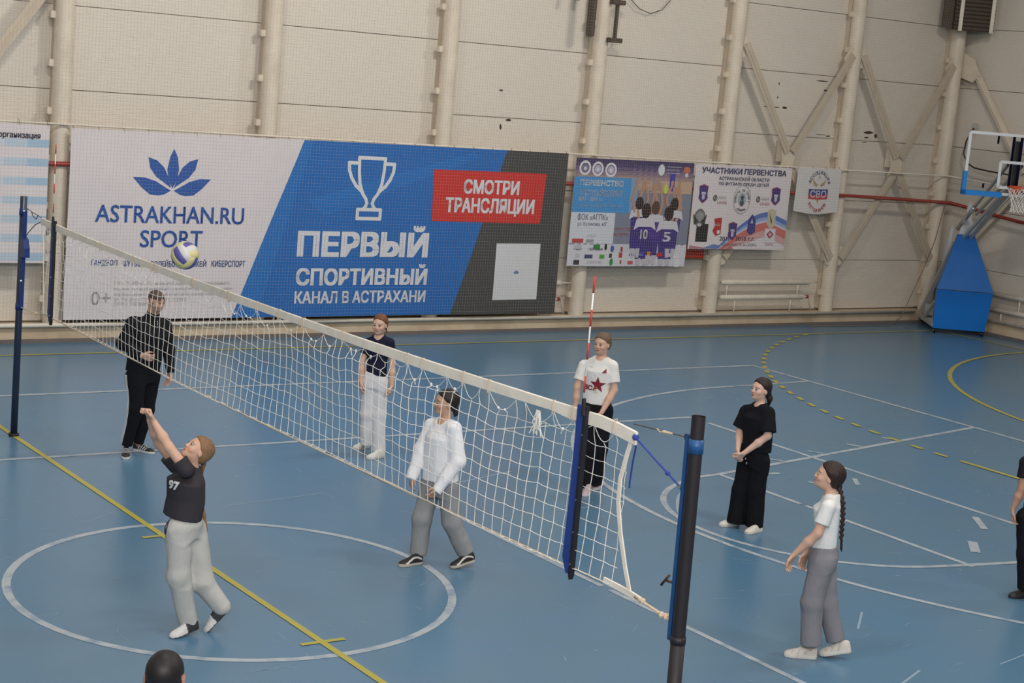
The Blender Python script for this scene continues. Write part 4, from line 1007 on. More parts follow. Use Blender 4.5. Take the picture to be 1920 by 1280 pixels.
# ------------------------------------------------------------------ people: implicit surfaces turned into meshes
class Field:
    """signed distance samples on a rectilinear grid"""
    def __init__(s, xs, ys, zs):
        s.ax = [np.asarray(a, np.float32) for a in (xs, ys, zs)]
        s.F = np.full([len(a) for a in s.ax], .3, np.float32)

    def region(s, lo, hi):
        sl = []
        for a, l, h in zip(s.ax, lo, hi):
            i0 = max(0, int(np.searchsorted(a, l))-1); i1 = min(len(a), int(np.searchsorted(a, h))+1)
            if i1 <= i0: return None
            sl.append(slice(i0, i1))
        X = s.ax[0][sl[0]][:, None, None]; Y = s.ax[1][sl[1]][None, :, None]; Z = s.ax[2][sl[2]][None, None, :]
        return tuple(sl), X, Y, Z

    def join(s, sl, d, k, cut=False):
        A = s.F[sl]
        if cut:
            d = -d; h = np.maximum(k-np.abs(A-d), 0)/max(k, 1e-6); s.F[sl] = np.maximum(A, d)+h*h*k*.25
        else:
            h = np.maximum(k-np.abs(A-d), 0)/max(k, 1e-6); s.F[sl] = np.minimum(A, d)-h*h*k*.25

    def cone(s, a, b, r0, r1, k=.02, cap0=False, cap1=False, cut=False, flat=None):
        """tapered capsule; flat = (axis, ratio) squashes the section along a direction"""
        a, b = np.array(a, float), np.array(b, float); m = max(r0, r1)*(1.5 if flat else 1)+k+.02
        rg = s.region(np.minimum(a, b)-m, np.maximum(a, b)+m)
        if rg is None: return
        sl, X, Y, Z = rg; ba = b-a; L2 = max(float(ba@ba), 1e-8)
        px, py, pz = X-a[0], Y-a[1], Z-a[2]
        t = (px*ba[0]+py*ba[1]+pz*ba[2])/L2; tc = np.clip(t, 0, 1)
        dx, dy, dz = px-tc*ba[0], py-tc*ba[1], pz-tc*ba[2]
        if flat is not None:
            n, q = np.array(flat[0], float), flat[1]; n /= np.linalg.norm(n)
            e = dx*n[0]+dy*n[1]+dz*n[2]; d2 = dx*dx+dy*dy+dz*dz-e*e+(e*q)**2
            d = np.sqrt(np.maximum(d2, 0))-(r0+tc*(r1-r0))
        else: d = np.sqrt(dx*dx+dy*dy+dz*dz)-(r0+tc*(r1-r0))
        L = math.sqrt(L2)
        if cap1: d = np.maximum(d, (t-1)*L)
        if cap0: d = np.maximum(d, -t*L)
        s.join(sl, d.astype(np.float32), k, cut)

    def ell(s, c, R, r, k=.02, cut=False):
        c = np.array(c, float); m = max(r)+k+.02; rg = s.region(c-m, c+m)
        if rg is None: return
        sl, X, Y, Z = rg; px, py, pz = X-c[0], Y-c[1], Z-c[2]; k0 = 0; k1 = 0
        for i in range(3):
            q = px*R[i][0]+py*R[i][1]+pz*R[i][2]; k0 = k0+(q/r[i])**2; k1 = k1+(q/r[i]**2)**2
        k0 = np.sqrt(k0); k1 = np.sqrt(k1)+1e-9
        s.join(sl, (k0*(k0-1)/k1).astype(np.float32), k, cut)

    def loft(s, p0, l, f, w, rows, k=.02):
        """elliptic sections (t, half width, half depth, forward offset) stacked along w"""
        p0 = np.array(p0, float); T = [r[0] for r in rows]; m = max(r[1] for r in rows)+.08
        a = p0+w*T[0]; b = p0+w*T[-1]; rg = s.region(np.minimum(a, b)-m, np.maximum(a, b)+m)
        if rg is None: return
        sl, X, Y, Z = rg; px, py, pz = X-p0[0], Y-p0[1], Z-p0[2]
        t = px*w[0]+py*w[1]+pz*w[2]; x = px*l[0]+py*l[1]+pz*l[2]; y = px*f[0]+py*f[1]+pz*f[2]
        A = np.interp(t, T, [r[1] for r in rows]); B = np.interp(t, T, [r[2] for r in rows]); O = np.interp(t, T, [r[3] for r in rows])
        d = ((np.abs(x/A)**2.3+np.abs((y-O)/B)**2.3)**(1/2.3)-1)*np.minimum(A, B)
        d = np.maximum(d, np.maximum(T[0]-t, t-T[-1]))
        s.join(sl, d.astype(np.float32), k)

    def folds(s, amp, seed, freq=16):
        rs = np.random.RandomState(seed); X = s.ax[0][:, None, None]; Y = s.ax[1][None, :, None]; Z = s.ax[2][None, None, :]
        n = 0
        for q in range(4):
            a = rs.uniform(0, 6.28); c, e = math.cos(a), math.sin(a); fz = rs.uniform(.35, 1.1)*freq; ph = rs.uniform(0, 6.28); fr = freq*(.6+.35*q)
            u = fr*(c*X+e*Y)+fz*Z*(1 if q % 2 else -1)+ph+1.6*np.sin(5*Z+q+4*(e*X-c*Y))+.8*np.sin(13*Z+2*q)
            env = .55+.45*np.sin(4.5*Z+3*X*e+2*q+ph)
            n = n+env*(1-2*np.abs(np.sin(u*.5))**.75)
        s.F -= (amp*n*.55).astype(np.float32)

    def mesh(s):
        F = s.F; inside = F < 0; nx, ny, nz = F.shape
        cnt = np.zeros((nx-1, ny-1, nz-1), np.int8)
        for i in (0, 1):
            for j in (0, 1):
                for k in (0, 1): cnt += inside[i:nx-1+i, j:ny-1+j, k:nz-1+k]
        act = (cnt > 0) & (cnt < 8); idx = np.argwhere(act); n = len(idx)
        vid = np.full(act.shape, -1, np.int32); vid[act] = np.arange(n)
        acc = np.zeros((n, 3)); num = np.zeros(n)
        cs = [(0, 0, 0), (1, 0, 0), (0, 1, 0), (1, 1, 0), (0, 0, 1), (1, 0, 1), (0, 1, 1), (1, 1, 1)]
        I, J, K = idx.T; val = {c: F[I+c[0], J+c[1], K+c[2]].astype(float) for c in cs}
        for a in cs:
            for d in range(3):
                if a[d]: continue
                b = list(a); b[d] = 1; b = tuple(b); va, vb = val[a], val[b]; m = (va < 0) != (vb < 0)
                t = np.where(m, va/np.where(np.abs(va-vb) < 1e-9, 1, va-vb), 0)
                for e in range(3):
                    acc[:, e] += np.where(m, a[e]+(t if e == d else 0), 0)
                num += m
        acc /= np.maximum(num, 1)[:, None]; P = np.zeros((n, 3))
        for e in range(3):
            ax = s.ax[e].astype(float); i0 = idx[:, e]; P[:, e] = ax[i0]+(ax[i0+1]-ax[i0])*acc[:, e]
        Q = []
        for d in range(3):
            sl0 = [slice(None)]*3; sl1 = [slice(None)]*3; sl0[d] = slice(0, -1); sl1[d] = slice(1, None)
            o = [e for e in range(3) if e != d]
            A = inside[tuple(sl0)]; B = inside[tuple(sl1)]
            ch = A != B
            e = np.argwhere(ch); e = e[(e[:, o[0]] > 0) & (e[:, o[1]] > 0) & (e[:, o[0]] < F.shape[o[0]]-1) & (e[:, o[1]] < F.shape[o[1]]-1)]
            if not len(e): continue
            ins = A[tuple(e.T)]; q = []
            for (u, v_) in ((1, 1), (0, 1), (0, 0), (1, 0)):
                c = e.copy(); c[:, o[0]] -= u; c[:, o[1]] -= v_; q.append(vid[tuple(c.T)])
            q = np.stack(q, 1); flip = ins if d != 1 else ~ins
            q[~flip] = q[~flip][:, ::-1]; Q.append(q)
        return P, np.concatenate(Q)


def sdf_object(name, field, m, parent, org, colfn):
    P, Q = field.mesh()
    me = bpy.data.meshes.new(name); n = len(P)
    me.vertices.add(n); me.vertices.foreach_set('co', P.astype(np.float32).ravel())
    me.loops.add(len(Q)*4); me.loops.foreach_set('vertex_index', Q.astype(np.int32).ravel())
    me.polygons.add(len(Q)); me.polygons.foreach_set('loop_start', np.arange(0, len(Q)*4, 4, dtype=np.int32))
    me.update(calc_edges=True)
    me.polygons.foreach_set('use_smooth', np.ones(len(Q), bool))
    at = me.attributes.new('Col', 'FLOAT_COLOR', 'POINT')
    c = np.ones((n, 4), np.float32); c[:, :3] = colfn(P); at.data.foreach_set('color', c.ravel())
    me.validate(); me.materials.append(m)
    o = bpy.data.objects.new(name, me); COL.objects.link(o); o.parent = parent
    o['_t'] = 0; del o['_t']
    return o


def flatcol(c): return lambda P: np.tile(np.array(c, np.float32), (len(P), 1))
def V(p): return np.array(p, float)
def unit(v): v = V(v); return v/max(np.linalg.norm(v), 1e-9)


def decal_text(parent, target, name, mt, s, centre, right, up, h, w=None, off=.02, verts=None):
    """letters laid on a garment: every point is cast onto its surface"""
    vs, fs = text_verts(s, off) if verts is None else verts
    ax = min(v[0] for v in vs); bx = max(v[0] for v in vs); ay = min(v[1] for v in vs); by = max(v[1] for v in vs)
    k = h/(by-ay); kx = (w/(bx-ax)) if w else k
    bv = BVHTree.FromPolygons([v.co for v in target.data.vertices], [p.vertices for p in target.data.polygons])
    right, up = Vector(unit(right)), Vector(unit(up)); n = right.cross(up).normalized(); c = Vector(centre)
    bm = bmesh.new(); bvs = [bm.verts.new((v[0], v[1], 0)) for v in vs]
    for f in fs:
        try: bm.faces.new([bvs[i] for i in f])
        except ValueError: pass
    bmesh.ops.triangulate(bm, faces=bm.faces[:]); bmesh.ops.subdivide_edges(bm, edges=bm.edges[:], cuts=2 if len(bm.faces) < 300 else 1, use_grid_fill=True)
    bmesh.ops.triangulate(bm, faces=bm.faces[:]); bm.verts.index_update()
    out = []
    for v in bm.verts:
        p = c+right*((v.co.x-(ax+bx)/2)*kx)+up*((v.co.y-(ay+by)/2)*k)
        hit = bv.ray_cast(p+n*.35, -n, .8)
        out.append(((hit[0] if hit[0] is not None else p)+n*.006)[:])
    fl = [[v.index for v in f.verts] for f in bm.faces]; bm.free()
    me = bpy.data.meshes.new(name); me.from_pydata(out, [], fl); me.materials.append(mt)
    o = bpy.data.objects.new(name, me); COL.objects.link(o); o.parent = parent
    return o


def star_verts(n=5, r=.5):
    p = [(math.sin(k*math.pi/n)*(r if k % 2 == 0 else r*.42), math.cos(k*math.pi/n)*(r if k % 2 == 0 else r*.42)) for k in range(2*n)]
    return p+[(0, 0)], [(2*n, (k+1) % (2*n), k) for k in range(2*n)]


def hand(F, wr, tip, thumb, palmn, s, curl=.5):
    """palm, four unequal fingers bent at the knuckles, and a thumb leaving the side of the palm"""
    wr, tip = V(wr), V(tip); d = unit(tip-wr); t = V(thumb); t = unit(t-d*(t@d)); n = unit(np.cross(d, t))
    if n@V(palmn) < 0: n = -n
    pb = wr+d*.012*s
    for q in (-.030, -.010, .010, .030):
        F.cone(wr+t*q*.55*s, wr+d*.085*s+t*q*s, .013*s, .0115*s, .008)
    ls = {.030: .068, .010: .076, -.010: .070, -.030: .055}
    for q, L in ls.items():
        base = wr+d*.085*s+t*q*s; p = base; a = curl*.5
        for j, fr in enumerate((.45, .32, .25)):
            dd = unit(d*math.cos(a)+n*math.sin(a)+t*q*1.0); p2 = p+dd*L*fr*s
            F.cone(p, p2, (.0088-.0008*j)*s, (.008-.0009*j)*s, .003); p = p2; a += curl*.75
    p0 = wr+d*.025*s+t*.022*s; p1 = p0+unit(d*.7+t*.75+n*.25)*.04*s; p2 = p1+unit(d*.95+t*.25+n*.35)*.028*s; p3 = p2+unit(d+n*.4)*.022*s
    F.cone(p0, p1, .015*s, .0105*s, .01); F.cone(p1, p2, .0102*s, .0088*s, .004); F.cone(p2, p3, .0088*s, .0075*s, .003)


def shoe(name, parent, heel, toe, style):
    h, t = V(heel), V(toe); d = t-h; L0 = np.linalg.norm(d); L = min(max(L0, style.get('min', .25)), style.get('max', .285)); fwd = d/L0
    mid = (h+t)/2; h = mid-fwd*L/2
    side = unit(np.cross(fwd, (0, 0, 1))); up = np.cross(side, fwd)
    lo = np.minimum(h, h+fwd*L)-.09; hi = np.maximum(h, h+fwd*L)+.15
    g = [np.arange(lo[i], hi[i], .0065) for i in range(3)]
    X, Y, Z = np.meshgrid(*g, indexing='ij'); p = [X-h[0], Y-h[1], Z-h[2]]
    x = sum(p[i]*fwd[i] for i in range(3))/L; y = sum(p[i]*side[i] for i in range(3)); z = sum(p[i]*up[i] for i in range(3))
    th = style.get('sole_t', .028)
    w = np.interp(x, [-.02, .0, .08, .25, .45, .68, .85, .96, 1.02], [.004, .018, .033, .036, .037, .047, .043, .026, .004])*style.get('wide', 1)
    hh = np.interp(x, [0, .05, .18, .32, .45, .6, .78, .92, 1.0], [.075, .092, .098, .10, .09, .068, .056, .046, .03])*style.get('tall', 1)
    q = np.where(z < th, 1.03, 1.0-.15*np.clip((z-th)/np.maximum(hh-th, .01), 0, 1))
    zz = np.clip(z, 0, None)
    d_ = ((np.abs(y/(w*q))**2.6+np.abs(zz/hh)**3.2)**(1/2.8)-1)*np.minimum(w, hh)
    d_ = np.maximum(d_, -z); d_ = np.maximum(d_, (x-1)*L); d_ = np.maximum(d_, -x*L)
    # throat opening for the ankle
    F = Field(*g); F.F = d_.astype(np.float32)
    up_c, so_c, ac = np.array(style['upper']), np.array(style['sole']), np.array(style.get('accent', style['upper']))
    def colfn(P):
        r_ = P-h; X_ = r_@fwd/L; Y_ = r_@side; Z_ = r_@up
        c = np.where((Z_ < th)[:, None], so_c, up_c)
        if style.get('kind') == 'stripes':
            m = (Z_ > th) & (np.abs(Y_) > .022) & (X_ > .3) & (X_ < .68) & (np.mod(X_*L*1.0-Z_*.55, .03) < .013)
            c = np.where(m[:, None], ac, c)
        if style.get('kind') == 'wave':
            m = (Z_ > th) & (np.abs(Y_) > .02) & (np.abs(Z_-(.052+.022*np.sin((X_-.1)*6.5))) < .0075) & (X_ > .08) & (X_ < .8)
            c = np.where(m[:, None], ac, c)
        if style.get('kind') == 'toe':
            c = np.where(((Z_ > th*.5) & (X_ > .45))[:, None], ac, c)
        if style.get('kind') == 'mesh':
            m = (Z_ > th) & (np.abs(Y_) > .02) & (np.sin(X_*30+Z_*60) > .4) & (X_ > .25) & (X_ < .8)
            c = np.where(m[:, None], ac, c)
        return c
    o = sdf_object(name, F, M['shoe'], parent, None, colfn)
    if style.get('laces'):
        b = MB()
        for k in range(4):
            xx = .48+.075*k; zc = np.interp(xx, [.32, .45, .6, .78], [.098, .088, .066, .054])*style.get('tall', 1)
            c = h+fwd*L*xx+up*(zc+.002); b.tube([c-side*.022-up*.006, c, c+side*.022-up*.006], .0032, 5)
        bo = b; me = bpy.data.meshes.new('laces'); me.from_pydata([tuple(map(float, v)) for v in bo.v], [], bo.f); me.materials.append(M[style['laces']])
        lo_ = bpy.data.objects.new('laces', me); COL.objects.link(lo_); lo_.parent = o
    return o


def child_mesh(name, b, m, parent, smooth=True):
    """geometry already in the person's frame"""
    me = bpy.data.meshes.new(name); me.from_pydata([tuple(map(float, v)) for v in b.v], [], b.f)
    if b.usecol:
        at = me.attributes.new('Col', 'FLOAT_COLOR', 'CORNER'); buf = []
        for f, c in zip(b.f, b.c): buf += [*c, 1]*len(f)
        at.data.foreach_set('color', buf)
    if smooth: me.polygons.foreach_set('use_smooth', [True]*len(me.polygons))
    me.materials.append(m); o = bpy.data.objects.new(name, me); COL.objects.link(o); o.parent = parent
    return o


def axis_grid(lo, hi, step, fine=(), fstep=.004):
    out = [lo]
    while out[-1] < hi:
        z = out[-1]; st = step
        for a, b in fine:
            if a-.004 <= z <= b: st = fstep
        out.append(z+st)
    return np.array(out, np.float32)


def person(J, label, cfg):
    root = empty('person', J['org'], label, 'person', cfg.get('group'))
    yaw = math.radians(J['yaw']); b = V((math.cos(yaw), math.sin(yaw), 0)); a = V((-b[1], b[0], 0)); up = V((0, 0, 1))
    def face(th, pit=0):
        t = math.radians(th); h = a*math.sin(t)+b*math.cos(t); p = math.radians(pit)
        return h*math.cos(p)+up*math.sin(p)
    g = {k: V(v) for k, v in J.items() if k not in ('org', 'yaw')}
    sc = cfg.get('s', 1.0)
    for q_ in ('shA', 'shB'):
        if not cfg.get('raised'): g[q_] = g[q_]-up*.018+(g['neck']-g[q_])*np.array([.06, .06, 0])
    # ---- head frame
    hf = face(cfg['th'], cfg.get('ph', 0)); hl = unit(np.cross(hf, up)); hu = np.cross(hl, hf)
    if cfg.get('roll'): r_ = math.radians(cfg['roll']); hl, hu = hl*math.cos(r_)+hu*math.sin(r_), hu*math.cos(r_)-hl*math.sin(r_)
    R = [hl, hf, hu]; H = g['head']; k = cfg.get('hs', 1.03)*sc
    def hp(x, y, z): return H+(hl*x+hf*y+hu*z)*k
    # ---- torso frame
    tf = face(cfg['tt']); hem, neck = g['hem'], g['neck']
    w = unit(neck-hem); tl = unit(np.cross(tf, w)); tf = np.cross(w, tl); TL = np.linalg.norm(neck-hem)
    pts = np.array([g[q] for q in g if not q.startswith('tail')]); lo = pts.min(0)-.16; hi = pts.max(0)+.16
    zh = (H[2]-.15*k, H[2]+.15*k)
    hz = [(min(g['wr'+s][2], g['tip'+s][2])-.03, max(g['wr'+s][2], g['tip'+s][2])+.03) for s in 'AB']
    st = cfg.get('st', .0058)
    F = Field(axis_grid(lo[0], hi[0], st), axis_grid(lo[1], hi[1], st), axis_grid(-.005, hi[2], .009, [zh]+hz, .0046))
    # cranium, face, jaw
    F.ell(hp(0, -.015, .035), R, (.073*k, .093*k, .080*k)); F.ell(hp(0, .015, -.02), R, (.062*k, .072*k, .085*k), .03)
    F.ell(hp(0, .042, -.062), R, (.039*k, .042*k, .033*k), .03); F.ell(hp(0, .068, -.080), R, (.016*k, .014*k, .014*k), .02)
    for s in (1, -1):
        F.ell(hp(s*.037, .058, -.022), R, (.024*k, .024*k, .022*k), .02)
        F.ell(hp(s*.031, .096, .010), R, (.016*k, .012*k, .009*k), .014, cut=True)
        F.ell(hp(s*.074, -.008, -.005), R, (.008*k, .020*k, .031*k), .008)
    F.cone(hp(0, .080, .018), hp(0, .0955, -.017), .0075*k, .0105*k, .012)
    for s in (1, -1): F.ell(hp(s*.010, .089, -.021), R, (.008*k, .009*k, .007*k), .008)
    F.ell(hp(0, .083, -.046), R, (.020*k, .009*k, .0055*k), .008); F.ell(hp(0, .081, -.0545), R, (.017*k, .009*k, .0055*k), .008)
    F.cone(hp(-.036, .068, .028), hp(.036, .068, .028), .010*k, .010*k, .015)
    # neck and trunk
    nr = cfg.get('nr', .050)*sc
    F.cone(neck-w*.02, hp(0, -.018, -.055), nr*1.12, nr, .03)
    shl = [g['shA'], g['shB']]
    for s_ in shl: F.cone(neck-w*.045*sc, s_-w*.012, .042*sc, .040*sc, .03)
    pel = g['pel']
    TLb = np.linalg.norm(neck-pel); wb = unit(neck-pel)
    tw = cfg['tw']; c8 = lambda i, q=.80: (min(.15, tw[i][0]*q)*sc, min(.105, tw[i][1]*q)*sc)
    F.cone(pel, hem, .09*sc, .08*sc, .05)
    F.loft(hem, tl, tf, w, [(-.02, *c8(0, .7), 0), (TL*.35, *c8(1, .76), 0), (TL*.7, *c8(2, .84), .006), (TL-.075*sc, *c8(3, .82), 0), (TL-.02, .055*sc, .05*sc, 0)], .03)
    bulk = cfg.get('bulk', 1.0)*sc
    for s in 'AB':
        F.cone(g['sh'+s], g['el'+s], .045*bulk, .037*bulk, .03); F.cone(g['el'+s], g['el'+s]*.6+g['wr'+s]*.4, .037*bulk, .038*bulk, .02); F.cone(g['el'+s]*.6+g['wr'+s]*.4, g['wr'+s], .038*bulk, .024*bulk, .02)
        F.cone(g['hip'+s], g['kn'+s], .075*sc, .05*sc, .04); F.cone(g['kn'+s], g['an'+s], .052*sc, .034*sc, .03)
        he, to = g['heel'+s], g['toe'+s]; fd = unit(to-he)
        F.cone(g['an'+s], he+fd*.065+up*.045, .032*sc, .022*sc, .02); F.cone(he+fd*.065+up*.04, he+fd*.16+up*.028, .020, .013, .01)
        th, pn, cu = cfg['hand'+s]; th = a*th[0]+b*th[1]+up*th[2]; pn = a*pn[0]+b*pn[1]+up*pn[2]
        hand(F, g['wr'+s], g['tip'+s], th, pn, sc*cfg.get('hand', 1.0), cu)
    skin = np.array(cfg['skin']); hairc = np.array(cfg['hairc']); lip = np.array(cfg.get('lip', (.42, .13, .11)))
    def skincol(P):
        q = (P-H)/k; x = np.abs(q@hl); y = q@hf; z = q@hu; c = np.tile(skin, (len(P), 1))
        near = (np.abs(q@hu) < .2) & (x < .12) & (np.abs(y) < .14)
        fr = near & (y > .03)
        m = fr & (((x/.023)**2+((z+.050)/.0095)**2) < 1) & (y > .065); c[m] = lip
        m = fr & (np.abs(z-(.0305-.010*np.clip((x-.034)/.016, -.2, 1)**2)) < .0048) & (x > .013) & (x < .050); c[m] = hairc*.6+skin*.35
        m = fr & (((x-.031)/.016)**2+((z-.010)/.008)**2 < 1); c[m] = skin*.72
        m = fr & (((x-.042)/.02)**2+((z+.03)/.018)**2 < 1); c[m] = c[m]*np.array([1.05, .88, .86])
        if cfg['hair'] == 'buzz':
            t = (z > .035+.0*y) & ((y < .078) | (z > .075)) | ((y < .02) & (z > -.045)) ; t &= (x < .0695) | (z > .03)
            m = near & t & (z > -.05); c[m] = hairc*.75+skin*cfg.get('scalp', .10)
            m = near & (y > .02) & (z < -.038) & (z > -.12) & ~(((x/.026)**2+((z+.053)/.014)**2) < 1); c[m] = c[m]*.80
        return c
    body = sdf_object('body', F, M['skin'], root, None, skincol)
    # eyes
    for s in (1, -1):
        e = MB(); e.usecol = True; c = hp(s*.031, .0765, .010); rr = .0118*k; n, m = 12, 8
        e.col = (.55, .52, .50); look = hf
        e.ball(c, rr, n, m); cols = []
        for f in e.f:
            ctr = sum((Vector(e.v[i]) for i in f), Vector())/len(f)-Vector(c); dd = ctr.normalized().dot(Vector(look))
            cols.append((.025, .018, .014) if dd > .66 else (.36, .32, .30))
        e.c = cols; child_mesh('eye', e, M['eye'], root)
    # ---- hair
    if cfg['hair'] != 'buzz':
        G = Field(axis_grid(H[0]-.17, H[0]+.17, .0058), axis_grid(H[1]-.17, H[1]+.17, .0058), axis_grid(H[2]-.17, H[2]+.16, .0055))
        hk = cfg.get('hk', 1.0)
        G.ell(hp(0, -.021, .036), R, (.0815*k*hk, .1025*k*hk, .088*k*hk)); G.ell(hp(0, -.045, -.015), R, (.070*k*hk, .062*k*hk, .070*k*hk), .03)
        X = G.ax[0][:, None, None]-H[0]; Y = G.ax[1][None, :, None]-H[1]; Z = G.ax[2][None, None, :]-H[2]
        x = (X*hl[0]+Y*hl[1]+Z*hl[2])/k; y = (X*hf[0]+Y*hf[1]+Z*hf[2])/k; z = (X*hu[0]+Y*hu[1]+Z*hu[2])/k
        lim = np.interp(z, [-.08, -.03, .02, .05, .075, .10, .13], [-.050, -.018, .016, .042, .066, .094, .13])-.22*np.maximum(0, .04-np.abs(x))*np.clip((z-.05)*20, 0, 1)*0
        cutv = ((y-lim)*.8*k).astype(np.float32); low = ((-.075-z)*k).astype(np.float32)
        cm = np.maximum(cutv, low); ks = .022; hh_ = np.maximum(ks-np.abs(G.F-cm), 0)/ks; G.F = np.maximum(G.F, cm)+hh_*hh_*ks*.25; G.F = G.F-.0015; G.F += .0012*np.sin(95*x+14*z).astype(np.float32)
        if cfg['hair'] == 'bun': G.ell(hp(0, -.105, -.02), R, (.036*k, .034*k, .036*k), .012)
        if cfg['hair'] == 'low':
            for s in (1, -1): G.cone(hp(s*.072, -.01, .04), hp(s*.070, -.03, -.085), .012*k, .008*k, .01)
        ho = sdf_object('hair', G, M['hair'], root, None, flatcol(hairc))
        if 'tail0' in g:
            tp = [g[q] for q in sorted(g) if q.startswith('tail')]; tp = [hp(0, -.105, .0)]+tp[0:] if cfg['hair'] != 'braid' else [hp(0, -.09, -.03)]+tp
            q = np.array(tp); lo_, hi_ = q.min(0)-.06, q.max(0)+.06
            T = Field(*[axis_grid(lo_[i], hi_[i], .0055) for i in range(3)])
            if cfg['hair'] == 'braid':
                seg = np.linalg.norm(np.diff(q, axis=0), axis=1); tot = seg.sum(); cum = np.concatenate([[0], np.cumsum(seg)])
                nb = int(tot/.021); sd = hl
                for i in range(nb):
                    s0 = i/nb*tot; p = V([np.interp(s0, cum, q[:, e]) for e in range(3)]); p2 = V([np.interp(min(tot, s0+.03), cum, q[:, e]) for e in range(3)])
                    tt = i/nb; rr = (.017*(1-.35*tt)) if tt < .86 else .010
                    off = a*(.0085 if i % 2 else -.0085)*(1 if tt < .86 else .2)
                    T.cone(p+off, p2-off*.4, rr, rr*.75, .004)
                T.cone(q[-1], q[-1]-up*.03+a*.006, .010, .004, .01)
            else:
                m_ = len(tp); r0 = cfg.get('tail_r', .024)
                for i in range(m_-1):
                    f0, f1 = i/(m_-1), (i+1)/(m_-1); rad = lambda f: r0*(.55+1.3*f*(1-f)*1.6) if f < .99 else r0*.3
                    T.cone(tp[i], tp[i+1], rad(f0), rad(f1), .015)
                T.F += (.0016*np.sin(140*T.ax[0])[:, None, None]+.0016*np.sin(150*T.ax[1])[None, :, None]).astype(np.float32)
            sdf_object('braid' if cfg['hair'] == 'braid' else 'ponytail', T, M['hair'], ho, None, flatcol(hairc))
            if cfg.get('tie'): child_mesh('hair_tie', MB().ball(tp[1], .018, 8, 6), M['black'], ho)
    # ---- trousers
    step = .0088; pr = cfg['pr']; wa = cfg.get('wa', (.150, .110))
    q = np.array([g[x] for x in ('pel', 'hipA', 'hipB', 'knA', 'knB', 'anA', 'anB')]); lo_, hi_ = q.min(0)-.22, q.max(0)+.22; lo_[2] = max(lo_[2], .004)
    T = Field(*[axis_grid(lo_[i], hi_[i], step) for i in range(3)])
    wtop = hem+w*.035-pel; ww = unit(wtop) if np.linalg.norm(wtop) > .02 else up
    H_ = np.linalg.norm(wtop)
    T.loft(pel, tl, tf, ww, [(-.10, wa[0]*.98*sc, wa[1]*1.02*sc, 0), (0, wa[0]*1.06*sc, wa[1]*1.1*sc, -.005), (H_*.7, wa[0]*.98*sc, wa[1]*.98*sc, 0), (H_+.0, wa[0]*.9*sc, wa[1]*.92*sc, 0)], .04)
    for s in 'AB':
        r4 = pr if not isinstance(pr, dict) else pr[s]
        hip, kn, an = g['hip'+s], g['kn'+s], g['an'+s]; end = an+unit(an-kn)*cfg.get('over', .02)
        end[2] = max(end[2], .035)
        T.cone(hip, kn, r4[0]*sc, r4[1]*sc, .045); T.cone(kn, end, r4[1]*sc, r4[2]*sc, .03, cap1=not cfg.get('cuff'))
        if cfg.get('cuff'): T.cone(end, end+unit(end-kn)*.03, r4[2]*sc*.9, r4[2]*sc*.7, .01, cap1=True)
    T.folds(cfg.get('pfold', .004), cfg['seed'], 17)
    pc = cfg['pants']
    pants = sdf_object('trousers', T, M['cloth'], root, None, flatcol(pc))
    if cfg.get('drawstring'):
        c = hem+tf*(wa[1]*sc+.03)-w*.06
        bv = BVHTree.FromPolygons([v.co for v in pants.data.vertices], [p.vertices for p in pants.data.polygons]); B_ = MB()
        for s in (1, -1):
            pts_ = []
            for (x_, z_) in ((0, -.02), (.018, -.05), (.022, -.09), (.008, -.125), (-.004, -.10), (.004, -.03)):
                o_ = Vector(hem+tl*x_*s+tf*.4+up*z_); h_ = bv.ray_cast(o_, Vector(-tf), .6)
                if h_[0] is not None: pts_.append(h_[0]+Vector(tf)*.004)
            if len(pts_) > 2: B_.tube(pts_, .0035, 5)
        if B_.v: child_mesh('drawstring', B_, M['lace'], pants)
    if cfg.get('stripes'):
        bv = BVHTree.FromPolygons([v.co for v in pants.data.vertices], [p.vertices for p in pants.data.polygons])
        side = -a*.95+b*.35; side = Vector(side).normalized(); fw = Vector(np.cross(side, up))
        for q_ in (-.016, 0, .016):
            pts_ = []
            path = [g['hipA']+up*.02, g['hipA']*.5+g['knA']*.5, g['knA'], g['knA']*.5+g['anA']*.5, g['anA']+up*.0]
            for i in range(41):
                f_ = i/40*4; i0 = min(3, int(f_)); p = Vector(path[i0]*(1-(f_-i0))+path[i0+1]*(f_-i0))+fw*q_
                h_ = bv.ray_cast(p+side*.3, -side, .5)
                if h_[0] is not None: pts_.append(h_[0]+side*.002)
            B_ = MB().ribbon(pts_, side, .0085, .004); child_mesh('stripe', B_, M['print_white'], pants)
    # ---- top
    step = .0074
    q = np.array([g[x] for x in ('hem', 'neck', 'shA', 'shB', 'elA', 'elB')]+([g['wrA'], g['wrB']] if cfg['sleeve'] == 'long' else [])); lo_, hi_ = q.min(0)-.22, q.max(0)+.2
    T = Field(*[axis_grid(lo_[i], hi_[i], step) for i in range(3)])
    tw = cfg['tw']   # half widths hem, waist, chest, shoulder ; depths
    T.loft(hem, tl, tf, w, [(0, tw[0][0]*sc, tw[0][1]*sc, 0), (TL*.35, tw[1][0]*sc, tw[1][1]*sc, 0), (TL*.70, tw[2][0]*sc, tw[2][1]*sc, cfg.get('bust', .012)), (TL-.095*sc, tw[3][0]*sc, tw[3][1]*sc, 0), (TL-.045*sc, tw[3][0]*.72*sc, tw[3][1]*.8*sc, 0), (TL, .07*sc, .062*sc, 0)], .03)
    sr = cfg['sr']
